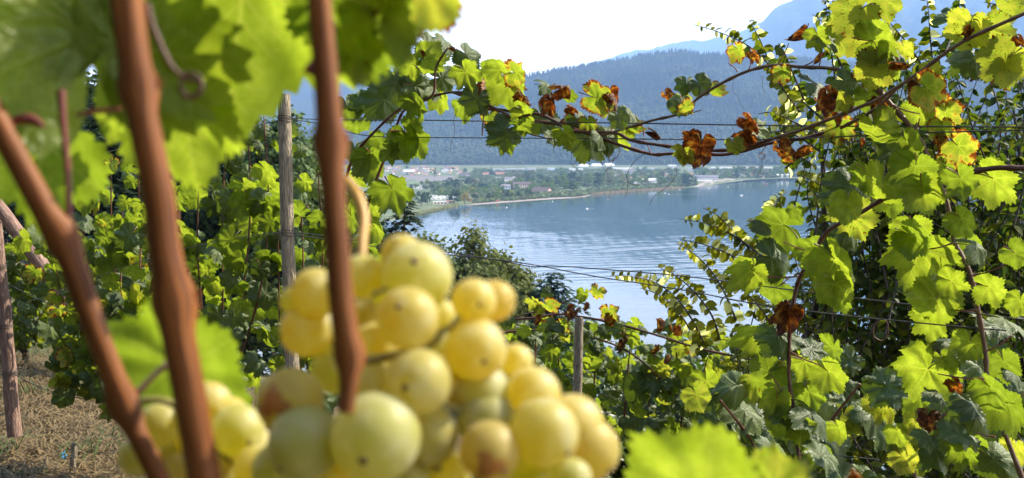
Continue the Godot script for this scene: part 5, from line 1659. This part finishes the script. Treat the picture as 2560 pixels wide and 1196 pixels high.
	for k in 760:
		var y := rng.randf_range(90, 1230)
		var x0 := 2000.0
		for j in edge.size() - 1:
			if y >= edge[j][0]: x0 = lerpf(edge[j][1], edge[j + 1][1], clampf((y - edge[j][0]) / (edge[j + 1][0] - edge[j][0]), 0, 1))
		var x := x0 + rng.randf() * (2680.0 - x0)
		if y < 200 and rng.randf() < 0.5: continue
		var d := rng.randf_range(4.3, 6.4)
		var tip := at(x, y, d)
		var root := base + Vector3(0, 0.3, 0)
		var dir := (tip - root).normalized()
		var back := tip - (dir + Vector3(rng.randf_range(-0.6, 0.6), rng.randf_range(-0.2, 0.6), rng.randf_range(-0.6, 0.6))) * 0.55
		var mid := tip.lerp(back, 0.5) + Vector3(rng.randf_range(-1, 1), rng.randf_range(-0.4, 1), rng.randf_range(-1, 1)) * 0.07
		var backlit := 0.35 * smoothstep(2250.0, 1800.0, x) * smoothstep(450.0, 600.0, y) + 0.1  # lower sprays towards the lake get the painted backlight
		spray.call([tip, mid, back], [0.0012, 0.003, 0.005], 0.048, 0.0145, backlit, false, 1.4)
	for k in 9:
		var a := at(2050 + 60 * k, 250 + 90 * (k % 4), 4.9 + 0.15 * (k % 5))
		part("limb", tube_mesh([Vector3.ZERO, (a - base) * 0.35 + Vector3(0.15 * (k - 4), 0.3, 0), (a - base) * 0.7 + Vector3(0.05 * (k - 4), 0.15, 0), a - base], [0.05, 0.032, 0.018, 0.005], 6, 8), wood, v)
	var own := mini(300, lone.size())
	var shades := []
	for k in 6:
		var mk := StandardMaterial3D.new()
		mk.resource_name = "shrub_leaf_single"
		var c := Color(0.045, 0.085, 0.014).lerp(Color(0.30, 0.29, 0.03), k / 5.0)  # steps from dark green to yellow, backlight put into the colour
		mk.albedo_color = c.linear_to_srgb()
		mk.roughness = 0.38
		mk.backlight_enabled = true
		mk.backlight = Color(1.14, 1.14, 0.7)
		shades.append(mk)
	for k in lone.size():
		if k % maxi(1, int(ceil(lone.size() / 300.0))) == 0 and own > 0:
			own -= 1
			var xf: Transform3D = lone[k][0]
			xf.origin -= base
			var c: Color = lone[k][1]
			part("leaf", mesh, shades[clampi(int((c.r / maxf(0.001, c.g) - 0.5) * 11.0), 0, 5)], v, xf)
		else: tints.append(lone[k])
	var tw := Buf.new()
	for b in many:
		var s := tw.v.size()
		tw.v.append_array(b.v)
		tw.n.append_array(b.n)
		tw.uv.append_array(b.uv)
		for i in b.i: tw.i.append(s + i)
	tag(part("twigs", tw.mesh(), wood, v, Transform3D(Basis(), -base)), "", "", "", "stuff")
	var mm := MultiMesh.new()
	mm.transform_format = MultiMesh.TRANSFORM_3D
	mm.use_colors = true
	mm.mesh = mesh
	mm.instance_count = tints.size()
	for k in tints.size():
		mm.set_instance_transform(k, tints[k][0])
		mm.set_instance_color(k, tints[k][1])
	var o := MultiMeshInstance3D.new()
	o.name = "foliage"
	o.multimesh = mm
	o.material_override = m
	o.position = -base
	v.add_child(o, true)
	tag(o, "", "", "", "stuff")

# the leafy bushes below the terrace, behind the lower vine
func lower_bush() -> void:
	for t in [[1420, 900, 360, 7.6, "leafy green bush below the terrace, left of and behind the short post"], [1640, 930, 360, 7.8, "leafy green bush below the terrace, right of the short post"], [1850, 960, 300, 7.4, "dark leafy bush below the terrace behind the drooping cane"], [1270, 930, 240, 8.2, "leafy bush below the terrace just right of the grapes"]]:
		var c := at(t[0], t[1], t[3])
		var base := Vector3(c.x, hill_height(c.x, c.z) - 0.2, c.z)
		var v := thing("bush", t[4], "bush", base, "bushes below the terrace")
		var r := RandomNumberGenerator.new()
		r.seed = int(t[0])
		var r0: float = t[2] * 0.5 / FOC * t[3]
		var top := at(t[0], t[1] - 125, t[3]).y - base.y
		var b := Buf.new()
		for k in 700:
			var dir := Vector3(r.randf_range(-1, 1), r.randf_range(-0.2, 1), r.randf_range(-1, 1)).normalized() * pow(r.randf(), 0.35)
			var p := Vector3(dir.x * r0, maxf(0.1, top * (0.35 + 0.65 * dir.y)), dir.z * r0)
			# long leaflets spread like a hand
			var n := (Vector3(dir.x, 0.7, dir.z) + Vector3(r.randf_range(-1, 1), r.randf_range(-1, 1), r.randf_range(-1, 1)) * 0.5).normalized()
			var x := n.cross(Vector3(r.randf_range(-1, 1), r.randf_range(-1, 1), r.randf_range(-1, 1))).normalized()
			var y := n.cross(x)
			var col := Color(0.05, 0.095, 0.025).lerp(Color(0.12, 0.15, 0.03), r.randf() * r.randf()) * r.randf_range(0.7, 1.3)
			for j in 5:
				var a := (j - 2) * 0.62
				var al := (x * cos(a) + y * sin(a) - n * 0.2) * (0.10 - 0.014 * absf(j - 2))
				b.leaf(p, al, n.cross(al).normalized() * 0.017, n * -0.006, col)
		tag(part("foliage", b.mesh(), tinted("bush_leaf", 0.4, Color(0.9, 0.95, 0.5)), v), "", "", "", "stuff")
		for k in 6:
			var e := Vector3(r.randf_range(-0.6, 0.6) * r0, top * r.randf_range(0.6, 0.95), r.randf_range(-0.6, 0.6) * r0)
			part("stem", tube_mesh([Vector3.ZERO, e * 0.5 + Vector3(0.03, 0.05, 0), e], [0.02, 0.014, 0.005], 4, 6), bark(), v)


# ---------------------------------------------------------------- right before the lens: canes, leaves and grapes out of focus
func near_cane(parent: Node3D, called: String, pts: Array, d: float, nodes: Array, m: Material) -> void:
	# [x, y, width] in pixels at depth d
	var q := []
	var ws := []
	for p in pts:
		var dd: float = p[3] if p.size() > 3 else d
		q.append(at(p[0], p[1], dd) - parent.position)
		ws.append(p[2] * 0.5 / FOC * dd)
	var s := smooth(q, ws, 10)
	for n in nodes:
		var c := at(n[0], n[1], d) - parent.position
		for k in s[0].size():
			var t: float = 1.0 - s[0][k].distance_to(c) / (n[2] / FOC * d)
			if t > 0.0: s[1][k] *= 1.0 + 0.32 * t * t * (3 - 2 * t)
	var b := Buf.new()
	b.tube(s[0], s[1], 20, true, 40.0)
	part(called, b.mesh(), m, parent)

func big_leaf(parent: Node3D, kind: String, x: float, y: float, wide: float, tip: float, d: float, squash := 1.0, shape := -1) -> void:
	var o := vine_leaf(parent, kind, at(x, y, d), wide / FOC * d, tip, false, 0.12)
	if shape >= 0: o.mesh = leaves_flat[shape]
	if squash != 1.0: o.basis = o.basis.scaled_local(Vector3(1, squash, 1))

func front_vine() -> void:
	var v := thing("grapevine", "blurred grapevine right before the lens with three thick reddish canes and large leaves", "grapevine", at(450, 1400, 0.34))
	var bark_m := StandardMaterial3D.new()
	bark_m.resource_name = "near_cane_bark"
	bark_m.albedo_texture = speckle(0.02, lin(0.07, 0.02, 0.004), lin(0.31, 0.105, 0.018), 91, 256, 4)
	bark_m.uv1_scale = Vector3(5, 0.10, 1)
	bark_m.roughness = 0.6
	bark_m.metallic_specular = 0.35
	near_cane(v, "cane", [[312, -60, 80], [317, 0, 86], [330, 110, 80], [345, 215, 80], [358, 300, 76], [378, 400, 78], [397, 500, 80], [408, 600, 80], [425, 700, 84], [437, 760, 88], [448, 850, 84], [470, 970, 82], [490, 1080, 82], [512, 1200, 84], [525, 1300, 84]], 0.30, [[345, 222, 70], [437, 752, 90]], bark_m)
	near_cane(v, "cane", [[790, -60, 58], [798, 0, 60], [808, 120, 62], [818, 240, 64], [826, 360, 70], [832, 480, 62], [841, 600, 62], [850, 720, 64], [862, 820, 66], [874, 890, 64], [872, 950, 50], [864, 1030, 40]], 0.29, [[826, 362, 70], [876, 890, 60]], bark_m)
	near_cane(v, "cane", [[-60, 200, 58], [0, 318, 62], [60, 430, 62], [120, 540, 66], [158, 600, 68], [205, 730, 62], [252, 860, 58], [305, 1000, 64], [345, 1090, 52], [385, 1170, 52], [420, 1250, 54]], 0.33, [[160, 590, 80], [312, 1015, 80]], bark_m)
	near_cane(v, "leaf_stalk", [[152, 225, 22], [160, 330, 17], [170, 440, 16], [172, 560, 18], [168, 590, 20]], 0.335, [], mat("near_stalk", 0.16, 0.035, 0.022, 0.5))
	near_cane(v, "leaf_stalk", [[415, 912, 16], [380, 945, 15], [341, 985, 18]], 0.335, [], mat("near_stalk_pale", 0.30, 0.16, 0.11, 0.5))
	near_cane(v, "leaf_stalk", [[770, 165, 40], [790, 178, 34], [812, 190, 40]], 0.29, [], M.near_stalk)
	near_cane(v, "bud", [[110, 318, 10], [80, 300, 30], [45, 300, 26], [15, 320, 10]], 0.335, [], M.near_stalk)
	near_cane(v, "leaf_stalk", [[300, 272, 12], [250, 278, 14], [190, 288, 10]], 0.35, [], M.near_stalk)
	near_cane(v, "bud", [[370, 232, 34], [392, 214, 26], [402, 196, 10]], 0.30, [], bark_m)
	near_cane(v, "bud", [[462, 762, 36], [486, 744, 26], [494, 726, 10]], 0.30, [], bark_m)
	near_cane(v, "bud", [[848, 366, 30], [866, 350, 22], [872, 336, 8]], 0.29, [], bark_m)
	# tendril beside the thick cane
	var q := [[368, 10, 16], [380, 60, 15], [402, 115, 15], [428, 165, 14], [455, 190, 14], [482, 200, 14]]
	for k in 22:
		var a := -0.3 + k * 0.45
		q.append([478 + cos(a) * (24 + 0.3 * k), 214 + sin(a) * (28 + 0.3 * k), 12 - 0.3 * k])
	near_cane(v, "tendril", q, 0.31, [], mat("near_tendril", 0.09, 0.035, 0.02, 0.6))
	big_leaf(v, "q", 190, -40, 700, 180, 0.355)
	big_leaf(v, "q", 330, 40, 420, 150, 0.36)
	big_leaf(v, "g", 610, 10, 640, 345, 0.42, 1.0, 0)
	big_leaf(v, "g", 470, 320, 310, 15, 0.43, 1.0, 0)
	big_leaf(v, "g", 50, 385, 360, 300, 0.46, 1.0, 0)
	big_leaf(v, "g", 290, 310, 120, 330, 0.47)
	big_leaf(v, "g", 925, 40, 340, 60, 0.375, 1.0, 2)
	big_leaf(v, "y", 880, 115, 190, 20, 0.38, 1.0, 2)
	big_leaf(v, "g", 452, 868, 340, 180, 0.385, 1.0, 0)
	big_leaf(v, "g", 1700, 1265, 380, 285, 0.36, 1.0, 0)
	big_leaf(v, "w", 1830, 1190, 200, 60, 0.375)
	big_leaf(v, "y", 1960, 1230, 190, 60, 0.45)
	big_leaf(v, "o", 2140, 1195, 80, 180, 0.45)
	big_leaf(v, "p", 1010, -40, 240, 300, 0.37)
	# leaves above and beside the frame that shade the ones in it

var scar: Mesh
var grape_mesh: Mesh

func bunch(label: String, list: Array, d: float, stalk: Array) -> void:
	var v := thing("grape_bunch", label, "grapes", at(list[0][0], list[0][1], d))
	if grape_mesh == null:
		var s := SphereMesh.new()
		s.radius = 1.0
		s.height = 2.0
		s.radial_segments = 40
		s.rings = 22
		grape_mesh = s
		var b := Buf.new()
		b.tube(PackedVector3Array([Vector3(0, -0.992, 0), Vector3(0, -1.012, 0), Vector3(0, -1.02, 0)]), PackedFloat32Array([0.11, 0.085, 0.03]), 10)
		scar = b.mesh()
		for k in 5:
			var m := StandardMaterial3D.new()
			m.resource_name = "grape_skin"
			var a: Color = [lin(0.68, 0.61, 0.13), lin(0.72, 0.61, 0.11), lin(0.62, 0.61, 0.16), lin(0.68, 0.59, 0.13), lin(0.68, 0.56, 0.12)][k]
			m.albedo_texture = speckle(0.02, a, lin(0.78, 0.76, 0.52), 200 + k, 128, 4, 0.62) if k < 3 else speckle(0.012, a, lin(0.62, 0.44, 0.10), 200 + k, 128, 3, 0.98)
			m.roughness = 0.5
			m.metallic_specular = 0.7
			m.backlight_enabled = true
			m.backlight = Color(1.13, 1.1, 0.54)
			m.rim_enabled = true
			m.rim = 0.7
			M["grape%d" % k] = m
		mat("grape_scar", 0.10, 0.05, 0.02, 0.8)
		mat("bunch_stalk", 0.26, 0.22, 0.05, 0.55)
		mat("bunch_stalk_gold", 0.40, 0.21, 0.03, 0.5)
	var mid := at(list[0][0], list[0][1], d) * 0.0
	for g in list: mid += at(g[0], g[1], d + 0.006)
	mid = mid / list.size() - v.position
	for g in list:
		var dd: float = d + g[3] * 0.001
		var r: float = g[2] / FOC * dd
		var p := at(g[0], g[1], dd) - v.position
		# the far end of a grape, with its scar, points away from the stalk
		var out := (p - mid).normalized() + Vector3(0, -0.5, 0.9) + Vector3(rng.randf_range(-1, 1), rng.randf_range(-1, 1), 0) * 0.5
		out = out.normalized()
		var x := out.cross(Vector3(0.3, 0.2, 1)).normalized()
		var o := part("grape", grape_mesh, M["grape%d" % (g[4] if g.size() > 4 else rng.randi() % 3)], v, Transform3D(Basis(x, -out, x.cross(-out)).scaled_local(Vector3(r, r * 1.04, r)), p))
		part("scar", scar, M.grape_scar, o)
		if g.size() > 5:
			# a brown patch on the skin, ragged at its edge
			var pb := Buf.new()
			var to := (o.basis.inverse() * Vector3(g[5], g[6], 1.0)).normalized()
			var px := to.cross(Vector3.UP).normalized()
			var py := px.cross(to)
			pb.v.append(to * 1.006)
			for q in 3:
				for k in 28:
					var a := TAU * k / 28.0
					var w := (0.16 + 0.15 * q) * (1.0 + 0.28 * sin(a * 3.0 + 1.0) + 0.12 * sin(a * 7.0))
					pb.v.append((to * cos(w) + (px * cos(a) + py * sin(a)) * sin(w)).normalized() * (1.006 - 0.001 * q))
			for k in 28:
				var k1 := (k + 1) % 28
				for w in [0, 1 + k, 1 + k1, 1 + k, 29 + k, 1 + k1, 29 + k, 29 + k1, 1 + k1, 29 + k, 57 + k, 29 + k1, 57 + k, 57 + k1, 29 + k1]: pb.i.append(w)
			pb.n = pb.v.duplicate()
			part("blemish", pb.mesh(), mat("grape_blemish", 0.42, 0.16, 0.025, 0.6), o)
	for s in stalk:
		near_cane(v, "stalk", s[0], d, [], M[s[1]])

func grapes() -> void:
	bunch("large bunch of ripe yellow-green grapes hanging in the middle foreground, out of focus", [
		[1005, 640, 54, 12], [1042, 694, 90, 8], [908, 692, 56, 14], [790, 732, 62, 16], [738, 752, 38, 24], [770, 825, 68, 22], [915, 790, 44, 26], [1020, 796, 78, -4], [940, 868, 62, 18], [1184, 752, 56, 4], [1236, 752, 52, 16, 4], [1188, 872, 78, 2],
		[1045, 955, 84, -8], [1150, 950, 78, 12], [930, 985, 78, 2], [1290, 902, 42, 20], [1205, 985, 74, 8], [1333, 985, 68, 6, 1], [1068, 1088, 78, 0], [940, 1092, 112, -16], [762, 1108, 92, -10], [725, 1002, 82, 2, 3, -0.35, 0.15], [1218, 1052, 76, 4],
		[1224, 1128, 76, -10, 4, 0.0, -0.25], [1360, 1082, 86, -6], [1432, 1062, 76, 6, 1], [1470, 1122, 78, 4, 3], [1428, 1196, 52, -8], [1110, 1190, 66, 10], [850, 1180, 80, 6], [1320, 1185, 60, 8], [840, 925, 60, 24], [690, 1170, 60, 6], [1020, 1190, 60, 4], [1090, 860, 50, 26], [1100, 800, 50, 28], [985, 740, 60, 30]], 0.315,
		[[[[866, 452, 26, 0.36], [892, 490, 30, 0.35], [908, 545, 30, 0.345], [905, 600, 26, 0.34], [903, 660, 24, 0.335]], "bunch_stalk_gold"], [[[896, 892, 30], [930, 900, 24], [1000, 885, 20], [1080, 860, 20], [1105, 830, 18]], "bunch_stalk"], [[[1105, 830, 20], [1130, 815, 16], [1150, 790, 14]], "bunch_stalk"], [[[930, 740, 14], [950, 730, 12], [970, 720, 10]], "bunch_stalk"], [[[1060, 900, 26], [1100, 980, 26], [1110, 1080, 24], [1090, 1180, 20]], "bunch_stalk"], [[[1100, 1000, 16], [1180, 1040, 14], [1290, 1060, 12], [1330, 1090, 12]], "bunch_stalk"]])
	bunch("smaller bunch of yellow grapes behind the thick canes at the lower left, out of focus", [
		[400, 1062, 54, 10], [522, 1012, 58, 14], [594, 1076, 66, 2], [640, 1120, 48, 12], [572, 1040, 48, 18], [348, 1140, 50, 16], [648, 1180, 66, -4], [452, 1180, 50, 14], [545, 1145, 44, 18], [480, 1090, 46, 24], [560, 1190, 50, 8], [410, 1150, 50, 22]], 0.35,
		[[[[330, 1030, 18], [352, 1005, 20], [395, 1000, 18], [430, 1010, 18], [470, 1040, 14]], "bunch_stalk"], [[[450, 1020, 14], [500, 1090, 14], [560, 1140, 12], [600, 1180, 10]], "bunch_stalk"]])


func _ready() -> void:
	rng.seed = 11
	noise.seed = 5
	noise.frequency = 0.01
	# camera
	var cam := Camera3D.new()
	cam.name = "camera"
	cam.transform = Transform3D(look, eye)
	cam.fov = 24.56
	cam.near = 0.05
	cam.far = 30000.0
	var at_lens := CameraAttributesPhysical.new()
	at_lens.frustum_focal_length = 55.1
	at_lens.frustum_focus_distance = 3.2
	at_lens.frustum_near = 0.05
	at_lens.frustum_far = 30000.0
	at_lens.exposure_aperture = 20.0
	cam.attributes = at_lens
	add_child(cam)
	cam.fov = 24.56
	cam.far = 30000.0
	# sky, haze, exposure
	var env := Environment.new()
	env.background_mode = Environment.BG_SKY
	var sky := Sky.new()
	var sm := PanoramaSkyMaterial.new()
	sm.panorama = hazy_sky()
	sky.sky_material = sm
	env.sky = sky
	env.tonemap_mode = Environment.TONE_MAPPER_LINEAR
	env.tonemap_exposure = 2.9
	env.sdfgi_enabled = true
	env.ssao_enabled = true
	env.ssil_enabled = true
	env.fog_enabled = true
	env.fog_density = 0.00012
	env.fog_light_color = lin(0.30, 0.53, 1.0)
	var we := WorldEnvironment.new()
	we.name = "world_environment"
	we.environment = env
	add_child(we)
	# sun
	var sun := DirectionalLight3D.new()
	sun.name = "sun"
	sun.light_energy = 1.6
	sun.light_color = Color(1.0, 0.96, 0.88)
	sun.light_angular_distance = 0.5
	sun.shadow_enabled = true
	add_child(sun)
	sun.look_at_from_position(Vector3.ZERO, -sun_dir, Vector3.UP)

	ground_sheet()
	lake_sheet()
	plain_sheet()
	mountains()
	leaf_library()
	wood_mats()
	fields()
	woods()
	near_trees()
	unseen_slope_behind()
	far_trees()
	village()
	lake_things()
	posts()
	wires()
	shrub()
	lower_bush()
	arch_vine()
	right_vine()
	left_row()
	lower_row()
	front_vine()
	grapes()
	grass()
